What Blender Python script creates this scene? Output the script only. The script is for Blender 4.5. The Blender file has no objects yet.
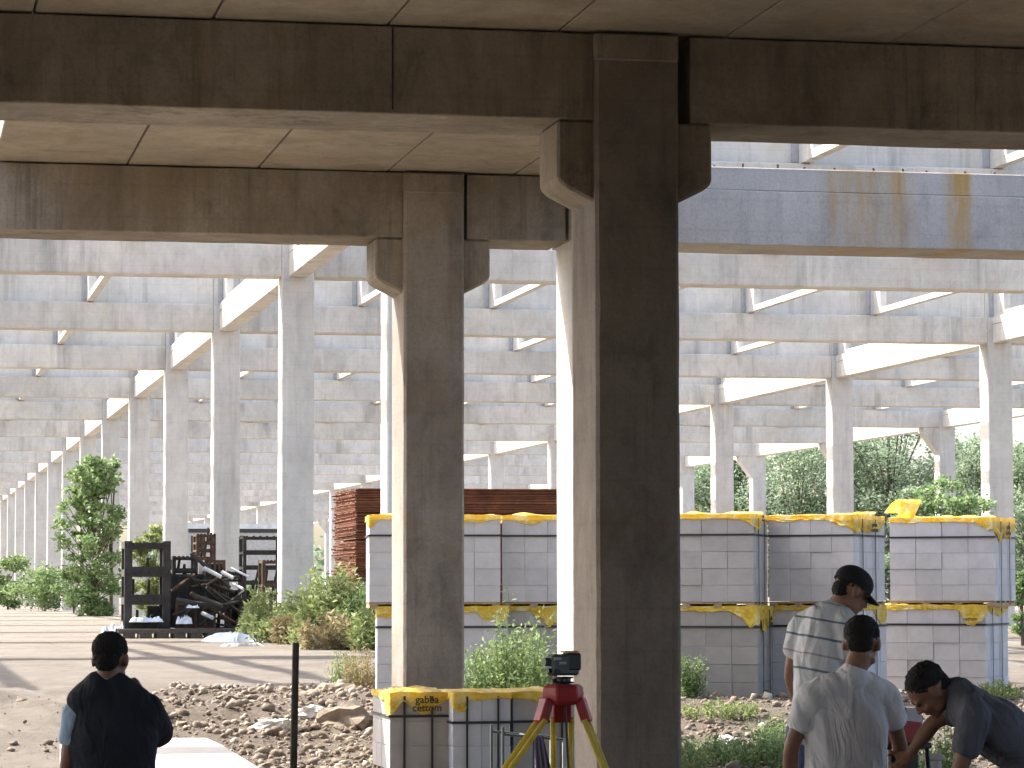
import bpy, bmesh, math, random
import numpy as np
from mathutils import Vector, Matrix, Quaternion, noise
PI=math.pi
rnd=random.Random(7)
SC=bpy.context.scene
COL=SC.collection
EYE=1.7
# ---------------------------------------------------------------- camera
CF=3041.75
Rv=Vector((0.97977377,-0.20010345,-0.00140528)); Uv=Vector((-0.01202346,-0.06587791,0.99775525)); Fv=Vector((0.19974684,0.97755752,0.06695138))
cd=bpy.data.cameras.new('camera'); cam=bpy.data.objects.new('camera',cd); COL.objects.link(cam)
cd.sensor_width=36; cd.lens=CF*36/1024; cd.clip_start=.1; cd.clip_end=5000
M=Matrix((Rv,Uv,-Fv)).transposed().to_4x4(); M.translation=(0,0,EYE); cam.matrix_world=M
SC.camera=cam
def at(x,y,zc): return Vector((0,0,EYE))+zc*(Fv+Rv*((x-512)/CF)+Uv*((384-y)/CF))
def onz(x,y,z):
    d=at(x,y,1)-Vector((0,0,EYE)); return Vector((0,0,EYE))+d*((z-EYE)/d.z)
def ony(x,y,Y):
    d=at(x,y,1)-Vector((0,0,EYE)); return Vector((0,0,EYE))+d*(Y/d.y)
# ---------------------------------------------------------------- world and sun
SE,SPH=math.radians(47),math.radians(40)
S=Vector((-math.cos(SE)*math.cos(SPH),math.cos(SE)*math.sin(SPH),math.sin(SE)))
w=bpy.data.worlds.new('World'); SC.world=w; w.use_nodes=True
nt=w.node_tree; bg=nt.nodes['Background']
sk=nt.nodes.new('ShaderNodeTexSky'); sk.sky_type='NISHITA'; sk.sun_disc=False; sk.sun_elevation=SE
sk.sun_rotation=math.atan2(S.x,S.y)%(2*PI); sk.dust_density=3.6; sk.air_density=.8; sk.ozone_density=.4
nt.links.new(sk.outputs[0],bg.inputs[0]); bg.inputs[1].default_value=0.15
sl=bpy.data.lights.new('sun','SUN'); sl.energy=3.5; sl.angle=math.radians(.5); sl.color=(1,.96,.90)
so=bpy.data.objects.new('sun',sl); COL.objects.link(so); so.rotation_euler=S.to_track_quat('Z','Y').to_euler()
SC.view_settings.view_transform='Standard'; SC.view_settings.look='None'; SC.view_settings.gamma=1
SC.view_settings.exposure=1.83
SC.cycles.max_bounces=8; SC.cycles.diffuse_bounces=5; SC.cycles.use_denoising=True
# ---------------------------------------------------------------- materials
def mat(name): 
    m=bpy.data.materials.new(name); m.use_nodes=True; return m
class NB:
    def __init__(s,m): s.t=m.node_tree; s.n=s.t.nodes; s.l=s.t.links; s.b=s.n['Principled BSDF']
    def node(s,k,**kw):
        n=s.n.new(k)
        for a,v in kw.items(): setattr(n,a,v)
        return n
    def pos(s,scale=(1,1,1)):
        g=s.node('ShaderNodeNewGeometry'); mp=s.node('ShaderNodeMapping'); mp.inputs['Scale'].default_value=scale
        s.l.new(g.outputs['Position'],mp.inputs['Vector']); return mp.outputs[0]
    def obj(s,scale=(1,1,1)):
        g=s.node('ShaderNodeTexCoord'); mp=s.node('ShaderNodeMapping'); mp.inputs['Scale'].default_value=scale
        s.l.new(g.outputs['Object'],mp.inputs['Vector']); return mp.outputs[0]
    def noise(s,vec,scale,detail=5,rough=.6,dist=0):
        n=s.node('ShaderNodeTexNoise'); n.inputs['Scale'].default_value=scale; n.inputs['Detail'].default_value=detail
        n.inputs['Roughness'].default_value=rough; n.inputs['Distortion'].default_value=dist
        s.l.new(vec,n.inputs['Vector']); return n.outputs[0]
    def ramp(s,fac,stops):
        r=s.node('ShaderNodeValToRGB'); e=r.color_ramp.elements
        while len(e)<len(stops): e.new(.5)
        for q,(p,c) in zip(e,stops):
            q.position=p; q.color=(c,c,c,1) if isinstance(c,(int,float)) else (*c,1)
        s.l.new(fac,r.inputs[0]); return r.outputs[0]
    def mix(s,fac,a,b,mode='MIX'):
        m=s.node('ShaderNodeMix',data_type='RGBA',blend_type=mode)
        for sock,v in ((m.inputs[0],fac),(m.inputs[6],a),(m.inputs[7],b)):
            if isinstance(v,bpy.types.NodeSocket): s.l.new(v,sock)
            elif isinstance(v,(int,float)): sock.default_value=v if sock==m.inputs[0] else (v,v,v,1)
            else: sock.default_value=(*v,1)
        return m.outputs[2]
    def bump(s,h,strength,dist):
        b=s.node('ShaderNodeBump'); b.inputs['Strength'].default_value=strength; b.inputs['Distance'].default_value=dist
        s.l.new(h,b.inputs['Height']); s.l.new(b.outputs[0],s.b.inputs['Normal'])
    def color(s,c):
        if isinstance(c,bpy.types.NodeSocket): s.l.new(c,s.b.inputs['Base Color'])
        else: s.b.inputs['Base Color'].default_value=(*c,1)
def plain(name,c,rough=.7,var=.15,scale=8,metal=0,bump=0):
    m=mat(name); k=NB(m); v=k.obj(); n=k.noise(v,scale,4)
    lo=tuple(x*(1-var) for x in c); hi=tuple(min(1,x*(1+var)) for x in c)
    k.color(k.ramp(n,[(.3,lo),(.7,hi)])); k.b.inputs['Roughness'].default_value=rough; k.b.inputs['Metallic'].default_value=metal
    if bump: k.bump(k.noise(v,scale*6,3),bump,.01)
    return m
def concrete(name,c,streak=.35,blotch=.25,fine=1.0,rust=0,big=1.0,old=0):
    m=mat(name); k=NB(m); v=k.pos()
    a=k.noise(v,.55*big,6,.65); 
    col=k.ramp(a,[(.3,tuple(x*(1-blotch) for x in c)),(.7,tuple(min(.9,x*(1+blotch*.55)) for x in c))])
    vs=k.pos((2.6*big,2.6*big,.14*big)); st=k.noise(vs,1.0,6,.7)
    stf=k.ramp(st,[(.5,0),(.72,1)])
    msk=k.ramp(k.noise(k.pos((.7,.7,.35)),1.0,3),[(.42,0),(.6,1)])
    mm=k.mix(1.0,stf,msk,'MULTIPLY')
    ml=k.node('ShaderNodeMath',operation='MULTIPLY'); k.l.new(mm,ml.inputs[0]); ml.inputs[1].default_value=streak
    col=k.mix(ml.outputs[0],col,tuple(x*.38 for x in c))
    st2=k.ramp(k.noise(k.pos((5*big,5*big,.25*big)),1.0,5,.7),[(.58,0),(.75,1)])
    ml2=k.node('ShaderNodeMath',operation='MULTIPLY'); k.l.new(st2,ml2.inputs[0]); ml2.inputs[1].default_value=streak*.6
    col=k.mix(ml2.outputs[0],col,tuple(min(.8,x*1.25) for x in c))
    sp=k.ramp(k.noise(v,38,5,.8),[(.28,.55),(.5,1.0),(.8,1.15)])
    col=k.mix(.6*fine,col,sp,'MULTIPLY')
    pit=k.node('ShaderNodeTexVoronoi'); pit.inputs['Scale'].default_value=9; k.l.new(v,pit.inputs['Vector'])
    pf=k.ramp(pit.outputs['Distance'],[(.035,.35),(.06,1)])
    col=k.mix(.7*fine,col,pf,'MULTIPLY')
    if old:
        # cloudy cement patches, warm grime and rub marks, thin board joints of the formwork
        p1=k.noise(k.pos((1.6,1.6,1.0)),1.7,8,.72,.5); col=k.mix(old,col,k.ramp(p1,[(.28,.52),(.47,.95),(.62,1.12),(.75,1.3)]),'MULTIPLY')
        p2=k.ramp(k.noise(k.pos((1,1,.7)),.9,7,.7,1.0),[(.52,0),(.62,.55*old)]); col=k.mix(p2,col,(c[0]*.75,c[1]*.66,c[2]*.52))
        p3=k.ramp(k.noise(k.pos((9,9,.5)),1.0,6,.75),[(.55,0),(.68,.6*old)]); col=k.mix(p3,col,tuple(x*.45 for x in c))
        g=k.node('ShaderNodeNewGeometry'); sx=k.node('ShaderNodeSeparateXYZ'); k.l.new(g.outputs['Position'],sx.inputs[0])
        wv=k.node('ShaderNodeMath',operation='PINGPONG'); k.l.new(sx.outputs[2],wv.inputs[0]); wv.inputs[1].default_value=.155
        ln=k.ramp(wv.outputs[0],[(0,.8),(.02,1.0)]); col=k.mix(.35,col,ln,'MULTIPLY')
    if rust:
        g=k.node('ShaderNodeNewGeometry'); sx=k.node('ShaderNodeSeparateXYZ'); k.l.new(g.outputs['Position'],sx.inputs[0])
        tot=None
        for (cx,wd,s_) in ((9.62,.30,.8),(9.95,.14,.7),(9.3,.05,.9),(10.62,.10,1.3),(10.72,.04,1.2),(10.0,.03,1.1)):
            d=k.node('ShaderNodeMath',operation='SUBTRACT'); k.l.new(sx.outputs[0],d.inputs[0]); d.inputs[1].default_value=cx
            ab=k.node('ShaderNodeMath',operation='ABSOLUTE'); k.l.new(d.outputs[0],ab.inputs[0])
            mr=k.node('ShaderNodeMapRange'); k.l.new(ab.outputs[0],mr.inputs[0]); mr.inputs[1].default_value=wd*1.8; mr.inputs[2].default_value=wd*.1
            mr.inputs[3].default_value=0; mr.inputs[4].default_value=s_
            if tot is None: tot=mr.outputs[0]
            else:
                mx=k.node('ShaderNodeMath',operation='MAXIMUM'); k.l.new(tot,mx.inputs[0]); k.l.new(mr.outputs[0],mx.inputs[1]); tot=mx.outputs[0]
        nz=k.ramp(k.noise(k.pos((8,8,1.2)),1.0,6,.75,.4),[(.30,.1),(.58,1)])
        mu=k.node('ShaderNodeMath',operation='MULTIPLY'); k.l.new(tot,mu.inputs[0]); k.l.new(nz,mu.inputs[1])
        mu.use_clamp=True; sz=k.node('ShaderNodeMapRange'); k.l.new(sx.outputs[2],sz.inputs[0]); sz.inputs[1].default_value=ZLO; sz.inputs[2].default_value=ZLO+.75; sz.inputs[3].default_value=.55; sz.inputs[4].default_value=1; m5=k.node('ShaderNodeMath',operation='MULTIPLY',use_clamp=True); k.l.new(mu.outputs[0],m5.inputs[0]); k.l.new(sz.outputs[0],m5.inputs[1]); mu=m5
        col=k.mix(mu.outputs[0],col,(.46,.27,.08))
    k.color(col); k.b.inputs['Roughness'].default_value=.85
    k.bump(k.noise(v,22,6,.8),.5*fine,.018)
    return m
MT={}
ZLO=EYE+3.4
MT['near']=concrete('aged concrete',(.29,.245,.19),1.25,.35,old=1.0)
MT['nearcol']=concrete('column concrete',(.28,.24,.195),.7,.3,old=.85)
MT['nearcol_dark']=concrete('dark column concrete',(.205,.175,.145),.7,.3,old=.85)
MT['slab']=concrete('roof slab concrete',(.36,.305,.23),.4,.3,old=.7)
MT['rust']=concrete('rust stained concrete',(.50,.45,.40),.5,.2,rust=1,old=.35)
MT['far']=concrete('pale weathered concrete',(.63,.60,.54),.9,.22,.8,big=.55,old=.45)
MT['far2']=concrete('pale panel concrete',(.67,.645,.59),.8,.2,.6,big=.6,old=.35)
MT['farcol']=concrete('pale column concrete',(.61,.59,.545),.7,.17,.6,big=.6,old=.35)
MT['ground_slab']=concrete('slab concrete',(.55,.52,.47),.1,.12,.6)
MT['joint_shade']=plain('dark joint',(.42,.42,.43),.9)
MT['mark']=plain('dark groove',(.035,.03,.025),.9)
def ground_mat():
    m=mat('dusty ground'); k=NB(m); v=k.pos()
    a=k.noise(v,.22,6,.65); col=k.ramp(a,[(.3,(.225,.18,.13)),(.5,(.31,.262,.205)),(.72,(.37,.325,.265))])
    b=k.noise(v,3.5,7,.75); col=k.mix(.75,col,k.ramp(b,[(.3,.62),(.55,1.),(.75,1.12)]),'MULTIPLY')
    tr=k.noise(k.pos((.10,1.1,1)),1.0,5,.6,.6); col=k.mix(k.ramp(tr,[(.52,0),(.66,.55)]),col,(.20,.16,.115))
    tr=k.noise(k.pos((.9,.06,1)),1.3,4,.6,.4); col=k.mix(k.ramp(tr,[(.55,0),(.68,.4)]),col,(.23,.185,.14))
    g=k.node('ShaderNodeNewGeometry'); sx=k.node('ShaderNodeSeparateXYZ'); k.l.new(g.outputs['Position'],sx.inputs[0])
    ad=k.node('ShaderNodeMath',operation='MULTIPLY_ADD'); k.l.new(k.noise(v,.8,5),ad.inputs[0]); ad.inputs[1].default_value=5.0; k.l.new(sx.outputs[1],ad.inputs[2])
    mr=k.node('ShaderNodeMapRange'); k.l.new(ad.outputs[0],mr.inputs[0]); mr.inputs[1].default_value=42.5; mr.inputs[2].default_value=39.5; mr.inputs[3].default_value=0; mr.inputs[4].default_value=.9
    mx_=k.node('ShaderNodeMath',operation='MULTIPLY_ADD'); k.l.new(k.noise(v,1.1,5),mx_.inputs[0]); mx_.inputs[1].default_value=1.6; k.l.new(sx.outputs[0],mx_.inputs[2])
    m2=k.node('ShaderNodeMapRange'); k.l.new(mx_.outputs[0],m2.inputs[0]); m2.inputs[1].default_value=2.6; m2.inputs[2].default_value=3.5
    m3=k.node('ShaderNodeMath',operation='MULTIPLY'); k.l.new(mr.outputs[0],m3.inputs[0]); k.l.new(m2.outputs[0],m3.inputs[1]); mr=m3
    soil=k.ramp(k.noise(v,6,8,.8),[(.3,(.11,.08,.055)),(.5,(.20,.155,.11)),(.75,(.33,.27,.20))])
    col=k.mix(mr.outputs[0],col,soil)
    k.color(col); k.b.inputs['Roughness'].default_value=.95; k.bump(k.noise(v,9,9,.85),1.0,.14); return m
MT['ground']=ground_mat()
def island(name,stops,rough=.9,bumps=30,trans=0,mixn=.4):
    m=mat(name); k=NB(m); g=k.node('ShaderNodeNewGeometry')
    col=k.ramp(g.outputs['Random Per Island'],stops)
    col=k.mix(mixn,col,k.ramp(k.noise(k.pos(),bumps*.3,4),[(.3,.6),(.7,1.15)]),'MULTIPLY')
    k.color(col); k.b.inputs['Roughness'].default_value=rough
    if bumps and not trans: k.bump(k.noise(k.pos(),bumps,5),.6,.02)
    if trans:
        tb=k.node('ShaderNodeBsdfTranslucent'); k.l.new(col,tb.inputs[0]); mx=k.node('ShaderNodeMixShader'); mx.inputs[0].default_value=trans
        k.l.new(k.b.outputs[0],mx.inputs[1]); k.l.new(tb.outputs[0],mx.inputs[2]); k.l.new(mx.outputs[0],k.n['Material Output'].inputs[0])
    return m
MT['stone']=island('rubble stone',[(0,(.15,.11,.075)),(.6,(.23,.18,.13)),(.88,(.30,.245,.18)),(1,(.46,.41,.33))])
MT['leaf']=island('green leaf',[(0,(.10,.16,.05)),(.5,(.18,.27,.09)),(1,(.30,.38,.19))],.6,30,.5,.3)
MT['leaf_pale']=island('yellow green leaf',[(0,(.14,.19,.06)),(.5,(.24,.30,.10)),(1,(.38,.40,.18))],.6,30,.45,.3)
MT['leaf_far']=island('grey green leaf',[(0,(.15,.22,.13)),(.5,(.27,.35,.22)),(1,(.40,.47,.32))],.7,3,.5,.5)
MT['leaf_sap']=island('fresh sapling leaf',[(0,(.12,.19,.06)),(.5,(.22,.33,.12)),(1,(.40,.50,.27))],.55,30,.5,.3)
MT['dry']=island('dry grass',[(0,(.22,.17,.08)),(.5,(.33,.27,.14)),(1,(.45,.38,.22))],.8,30,.3,.3)
MT['bark']=plain('bark',(.12,.09,.06),.9)
MT['stem']=plain('green stem',(.12,.16,.05),.8)
MT['wood']=plain('pallet wood',(.34,.24,.14),.85,.3,14)
MT['darkwood']=plain('dark weathered wood',(.085,.07,.055),.9,.4,14,bump=.4)
MT['strap']=plain('black strap',(.02,.02,.022),.5)
def yellow_mat():
    m=mat('yellow film'); k=NB(m); v=k.obj()
    n=k.noise(v,7,5,.7); col=k.ramp(n,[(.28,(.75,.44,.02)),(.48,(.88,.62,.05)),(.66,(.90,.80,.42))])  # palest stop paints the whitish sheen of the film
    k.color(col); k.b.inputs['Roughness'].default_value=.38; k.bump(k.noise(v,16,5,.7,.8),.9,.03)
    tb=k.node('ShaderNodeBsdfTranslucent'); k.l.new(col,tb.inputs[0]); mx=k.node('ShaderNodeMixShader'); mx.inputs[0].default_value=.35
    k.l.new(k.b.outputs[0],mx.inputs[1]); k.l.new(tb.outputs[0],mx.inputs[2]); k.l.new(mx.outputs[0],k.n['Material Output'].inputs[0]); return m
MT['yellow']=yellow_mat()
MT['ink']=plain('dark print',(.06,.035,.012),.6)
def block_mat(name,c):
    m=mat(name); k=NB(m); g=k.node('ShaderNodeNewGeometry')
    col=k.ramp(g.outputs['Random Per Island'],[(0,tuple(x*.90 for x in c)),(1,tuple(x*1.05 for x in c))])
    col=k.mix(.5,col,k.ramp(k.noise(k.pos(),5,6,.7),[(.3,.75),(.6,1.03)]),'MULTIPLY')
    k.color(col); k.b.inputs['Roughness'].default_value=.9; k.bump(k.noise(k.pos(),70,4),.3,.004); return m
MT['block']=block_mat('aerated block',(.56,.545,.53)); MT['block_grimy']=block_mat('grimy aerated block',(.31,.29,.26)); MT['block_dark']=block_mat('weathered aerated block',(.42,.395,.37)); MT['block_skylit']=block_mat('skylit aerated block',(.56,.57,.59))  # the bluish light copy has skylight put into the block colour
def rustmesh():
    m=mat('rusty rebar'); k=NB(m); v=k.pos()
    col=k.ramp(k.noise(v,3,6,.8),[(.3,(.08,.028,.013)),(.5,(.155,.052,.021)),(.72,(.27,.095,.038))])
    k.color(col); k.b.inputs['Roughness'].default_value=.9; return m
MT['rustbar']=rustmesh()
MT['rack']=plain('dark weathered steel',(.03,.026,.021),.8,.45,5,.0,.5)
MT['rackrust']=plain('brown rusted steel',(.075,.042,.024),.85,.5,6)
MT['whitefilm']=plain('white plastic film',(.62,.68,.74),.3,.2,5,0,.8)
MT['greymetal']=plain('grey painted metal',(.45,.46,.47),.5,.2)
MT['glass']=plain('dark opening',(.03,.035,.04),.3)
MT['skin']=plain('sunburnt skin',(.33,.17,.11),.55,.12,30)
MT['skin_dark']=plain('tanned skin',(.27,.135,.085),.55,.12,30)
MT['hair']=plain('black hair',(.014,.011,.010),.7,.5,120,0,.8)
MT['eye']=plain('eye',(.05,.03,.02),.2)
def cloth(name,c,folds=1.0,stripes=None,rough=.9):
    m=mat(name); k=NB(m); v=k.obj()
    col=k.ramp(k.noise(v,4,4),[(.3,tuple(x*.88 for x in c)),(.7,tuple(min(.9,x*1.06) for x in c))])
    if stripes:
        sx=k.node('ShaderNodeSeparateXYZ'); k.l.new(k.obj(),sx.inputs[0])
        n=k.noise(v,3,2); 
        ad=k.node('ShaderNodeMath',operation='MULTIPLY_ADD'); k.l.new(n,ad.inputs[0]); ad.inputs[1].default_value=.03; k.l.new(sx.outputs[2],ad.inputs[2])
        ml=k.node('ShaderNodeMath',operation='MULTIPLY_ADD'); k.l.new(sx.outputs[0],ml.inputs[0]); ml.inputs[1].default_value=.22; k.l.new(ad.outputs[0],ml.inputs[2])
        for (z,wd,cc) in stripes:
            d=k.node('ShaderNodeMath',operation='SUBTRACT'); k.l.new(ml.outputs[0],d.inputs[0]); d.inputs[1].default_value=z
            ab=k.node('ShaderNodeMath',operation='ABSOLUTE'); k.l.new(d.outputs[0],ab.inputs[0])
            mr=k.node('ShaderNodeMapRange'); k.l.new(ab.outputs[0],mr.inputs[0]); mr.inputs[1].default_value=wd; mr.inputs[2].default_value=wd*.6; mr.inputs[3].default_value=0; mr.inputs[4].default_value=.85
            col=k.mix(mr.outputs[0],col,cc)
    k.color(col); k.b.inputs['Roughness'].default_value=rough
    k.bump(k.noise(k.obj((1,1,.5)),7,3,.5,1.2),.9*folds,.05); return m
# ---------------------------------------------------------------- helpers
def tag(o,label=None,cat=None,group=None,kind=None):
    if label: o['label']=label
    if cat: o['category']=cat
    if group: o['group']=group
    if kind: o['kind']=kind
    return o
def empty(name,loc,rz=0,label=None,cat=None,group=None):
    o=bpy.data.objects.new(name,None); o.empty_display_size=.2; COL.objects.link(o); o.location=loc; o.rotation_euler=(0,0,rz)
    return tag(o,label,cat,group)
def obj(name,bm,m,parent=None,loc=None,smooth=False,bevel=0):
    me=bpy.data.meshes.new(name); 
    if bevel: bmesh.ops.bevel(bm,geom=bm.edges[:],offset=bevel,segments=1,affect='EDGES',profile=.5)
    bm.normal_update(); bm.to_mesh(me); bm.free()
    for x in (m if isinstance(m,(list,tuple)) else [m]): me.materials.append(x)
    if smooth: me.polygons.foreach_set('use_smooth',[True]*len(me.polygons))
    o=bpy.data.objects.new(name,me); COL.objects.link(o)
    if parent: o.parent=parent
    if loc is not None: o.location=loc
    return o
def raw(name,V,F,m,parent=None,loc=None,smooth=False):
    me=bpy.data.meshes.new(name); V=np.asarray(V,dtype=np.float32); F=np.asarray(F,dtype=np.int32); n,kk=F.shape
    me.vertices.add(len(V)); me.vertices.foreach_set('co',V.ravel()); me.loops.add(n*kk); me.loops.foreach_set('vertex_index',F.ravel())
    me.polygons.add(n); me.polygons.foreach_set('loop_start',np.arange(n)*kk); me.polygons.foreach_set('loop_total',np.full(n,kk))
    if smooth: me.polygons.foreach_set('use_smooth',np.ones(n,dtype=bool))
    me.update(calc_edges=True); me.materials.append(m)
    o=bpy.data.objects.new(name,me); COL.objects.link(o)
    if parent: o.parent=parent
    if loc is not None: o.location=loc
    return o
def box(bm,x0,x1,y0,y1,z0,z1,Mx=None):
    vs=[bm.verts.new((x,y,z)) for x in (x0,x1) for y in (y0,y1) for z in (z0,z1)]
    for f in ((0,1,3,2),(4,6,7,5),(0,4,5,1),(2,3,7,6),(0,2,6,4),(1,5,7,3)): bm.faces.new([vs[i] for i in f])
    if Mx is not None: bmesh.ops.transform(bm,matrix=Mx,verts=vs)
    return vs
def bar(bm,a,b,r,sides=6,r2=None,rot=0):
    a=Vector(a);b=Vector(b); d=(b-a).normalized(); q=d.to_track_quat('Z','Y'); r2=r if r2 is None else r2
    A=[];B=[]
    for i in range(sides):
        t=rot+2*PI*i/sides; p=Vector((math.cos(t),math.sin(t),0)); A.append(bm.verts.new(a+q@(p*r))); B.append(bm.verts.new(b+q@(p*r2)))
    for i in range(sides): j=(i+1)%sides; bm.faces.new((A[i],A[j],B[j],B[i]))
    bm.faces.new(A[::-1]); bm.faces.new(B)
def lathe(bm,prof,c=(0,0,0),n=20):
    rings=[]
    for r,z in prof: rings.append([bm.verts.new((c[0]+r*math.cos(2*PI*i/n),c[1]+r*math.sin(2*PI*i/n),c[2]+z)) for i in range(n)])
    for A,B in zip(rings,rings[1:]):
        for i in range(n): j=(i+1)%n; bm.faces.new((A[i],A[j],B[j],B[i]))
    bm.faces.new(rings[0][::-1]); bm.faces.new(rings[-1])
def prism(bm,poly,y0,y1,axis='y'):
    # polygon in (x,z) extruded along y
    A=[bm.verts.new((x,y0,z)) for x,z in poly]; B=[bm.verts.new((x,y1,z)) for x,z in poly]; n=len(poly)
    bm.faces.new(A); bm.faces.new(B[::-1])
    for i in range(n): j=(i+1)%n; bm.faces.new((A[j],A[i],B[i],B[j]))
def BM(): return bmesh.new()
ORD=['first','second','third','fourth','fifth','sixth','seventh','eighth','ninth','tenth','eleventh','twelfth','thirteenth','fourteenth','fifteenth','sixteenth','seventeenth','eighteenth','nineteenth','twentieth','twenty-first','twenty-second','twenty-third','twenty-fourth','twenty-fifth','twenty-sixth','twenty-seventh','twenty-eighth','twenty-ninth','thirtieth']
def sm(a,b,t):
    t=max(0,min(1,(t-a)/(b-a))); return t*t*(3-2*t)
# ---------------------------------------------------------------- ground
def gz(x,y):
    z=-.2+.2*sm(15.8,17.2,y)+.45*sm(28.5,33,y)
    if y<60:
        z+=.05*noise.noise(Vector((x*.5,y*.5,0)))*sm(10,20,y)
        rub=sm(29,32,y)*(1-sm(35,41,y))*(1-sm(7.0,7.8,x)) + .5*sm(17,22,y)*(1-sm(26,31,y))
        z+=rub*(.16*noise.noise(Vector((x*1.1,y*.9,3)))+.10*noise.noise(Vector((x*3.3,y*3.3,1))))
    return z
def ground():
    ys=[-60,-20,0,8]+[10+.5*i for i in range(20)]+[20+.16*i for i in range(145)]+[43.5+1.0*i for i in range(40)]+[85+6*i for i in range(60)]+[460,600,900,1500,3000]
    xs=[-2500,-900,-300,-120,-50,-25,-12,-6]+[-4+.22*i for i in range(100)]+[18.5+1.5*i for i in range(40)]+[85,110,150,250,500,1000,2500]
    V=[(x,y,gz(x,y)) for y in ys for x in xs]; n=len(xs)
    F=[(j*n+i,j*n+i+1,(j+1)*n+i+1,(j+1)*n+i) for j in range(len(ys)-1) for i in range(n-1)]
    o=raw('ground',V,F,MT['ground'],smooth=True); tag(o,kind='structure')
ground()
# ---------------------------------------------------------------- roofed building (near)
ZB,ZT=EYE+3.43,EYE+4.07    # beam soffit, beam top
Y1,Y2=21.585,29.253
XC1,XC2=5.04,4.905
def near_column(name,x0,wd,y0,dp,zbase,label,corb,cap=True,m='nearcol'):
    r=empty(name,(x0+wd/2,y0+dp/2,zbase),0,label,'column','columns of the roofed building')
    bm=BM(); h=ZT-zbase-.005; c=.025
    # chamfered shaft
    xa,xb,ya,yb=-wd/2,wd/2,-dp/2,dp/2
    poly=[(xa+c,ya),(xb-c,ya),(xb,ya+c),(xb,yb-c),(xb-c,yb),(xa+c,yb),(xa,yb-c),(xa,ya+c)]
    nseg=90; rings=[]
    for k in range(nseg+1):
        z=h*k/nseg; ch=[.014*max(0,noise.noise(Vector((z*3.5,q*5.1,x0)))-.1)+.012*max(0,noise.noise(Vector((z*13,q*2.1,x0)))-.3) for q in range(4)]
        P_=[(xa+c+ch[0],ya),(xb-c-ch[1],ya),(xb,ya+c+ch[1]),(xb,yb-c-ch[2]),(xb-c-ch[2],yb),(xa+c+ch[3],yb),(xa,yb-c-ch[3]),(xa,ya+c+ch[0])]
        rings.append([bm.verts.new((x+.004*noise.noise(Vector((x*3,z*2,0))),y,z)) for x,y in P_])
    for A,B in zip(rings,rings[1:]):
        for i in range(8): j=(i+1)%8; bm.faces.new((A[i],A[j],B[j],B[i]))
    bm.faces.new(rings[0][::-1]); bm.faces.new(rings[-1])
    obj('shaft',bm,MT[m],r)
    if cap:
        bm=BM(); box(bm,xa-.004,xb-.004,ya-.02,yb,h-.2,h-.004); obj('column_head',bm,MT['near'],r,bevel=.012)
    for s,hh in corb:
        bm=BM(); e=.27; zt=ZB-zbase-.004
        xs=xb if s>0 else xa
        y_0,y_1=ya+.07,yb-.07
        poly=[(xs-s*.02,zt),(xs+s*e,zt),(xs+s*e,zt-hh+.08),(xs+s*(e-.05),zt-hh+.03),(xs-s*.02,zt-hh-.09)]
        if s<0: poly=poly[::-1]
        prism(bm,poly,y_0,y_1); bmesh.ops.recalc_face_normals(bm,faces=bm.faces[:]); obj('corbel',bm,MT['near'],r,bevel=.02)
    return r
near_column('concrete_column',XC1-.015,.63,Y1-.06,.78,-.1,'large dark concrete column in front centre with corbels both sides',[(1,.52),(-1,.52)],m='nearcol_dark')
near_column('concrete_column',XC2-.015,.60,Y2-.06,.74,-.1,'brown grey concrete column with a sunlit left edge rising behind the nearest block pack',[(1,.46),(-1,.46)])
near_column('concrete_column',6.58,.6,Y2-.06,.78,-.1,'bright white sunlit column half hidden behind the large front column',[],cap=False,m='farcol')  # paler concrete puts part of the sunlight on this column into its colour
def near_beam(x0,x1,y0,y1,label,m,z0=ZB,z1=ZT,upper=0,seam=None,grp='beams of the roofed building'):
    bm=BM(); n=max(2,int((x1-x0)/.07)); b=.008
    CH=lambda x,k:.012*max(0,noise.noise(Vector((x*3.1,k*7.7,y0)))-.1)+.012*max(0,noise.noise(Vector((x*11,k*3.3,y0)))-.35)
    cx=(x0+x1)/2
    prof=[(y0+b,z0),(y0,z0+b),(y0,z1-b),(y0+b,z1),(y1-b,z1),(y1,z1-b),(y1,z0+b),(y1-b,z0)]
    rings=[]
    for k in range(n+1):
        x=x0+(x1-x0)*k/n
        c1,c2=CH(x,1),CH(x,2)
        pr=[(y0+b+c1,z0),(y0,z0+b+c1)]+prof[2:7]+[(y1-b-c2,z0)]
        rings.append([bm.verts.new((x-cx,y+.006*noise.noise(Vector((x,z*3,0))),z+.006*noise.noise(Vector((x*1.7,y*3,5))))) for y,z in pr])
    for A,B in zip(rings,rings[1:]):
        for i in range(8): j=(i+1)%8; bm.faces.new((A[j],A[i],B[i],B[j]))
    bm.faces.new(rings[0]); bm.faces.new(rings[-1][::-1])
    r=empty('concrete_beam',(cx,0,0),0,label,'beam',grp)
    bmesh.ops.recalc_face_normals(bm,faces=bm.faces[:]); obj('beam_body',bm,m,r)
    if upper:
        bm=BM(); box(bm,x0-cx,x1-cx,y0+.035,y1-.05,z1+.004,z1+upper); obj('upstand',bm,m,r,bevel=.01)
        for k in range(int((x1-x0)/.33)):
            x=x0-cx+.2+k*.33+rnd.uniform(-.06,.06)
            if x>x1-cx: break
            bm=BM(); bar(bm,(x,y0+.12,z1+upper-.02),(x+rnd.uniform(-.02,.02),y0+.12,z1+upper+rnd.uniform(.02,.05)),.012); obj('anchor_pin',bm,MT['rackrust'],r)
    if seam is not None:
        bm=BM(); box(bm,seam-.006-cx,seam+.006-cx,y0-.008,y0+.05,z0+.03,z1-.01); obj('joint_line',bm,MT['mark'],r)
    return r
near_beam(-14,5.02,Y1,Y1+.88,'dark stained concrete beam at top left ending at the large column',MT['near'],seam=3.53)
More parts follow.
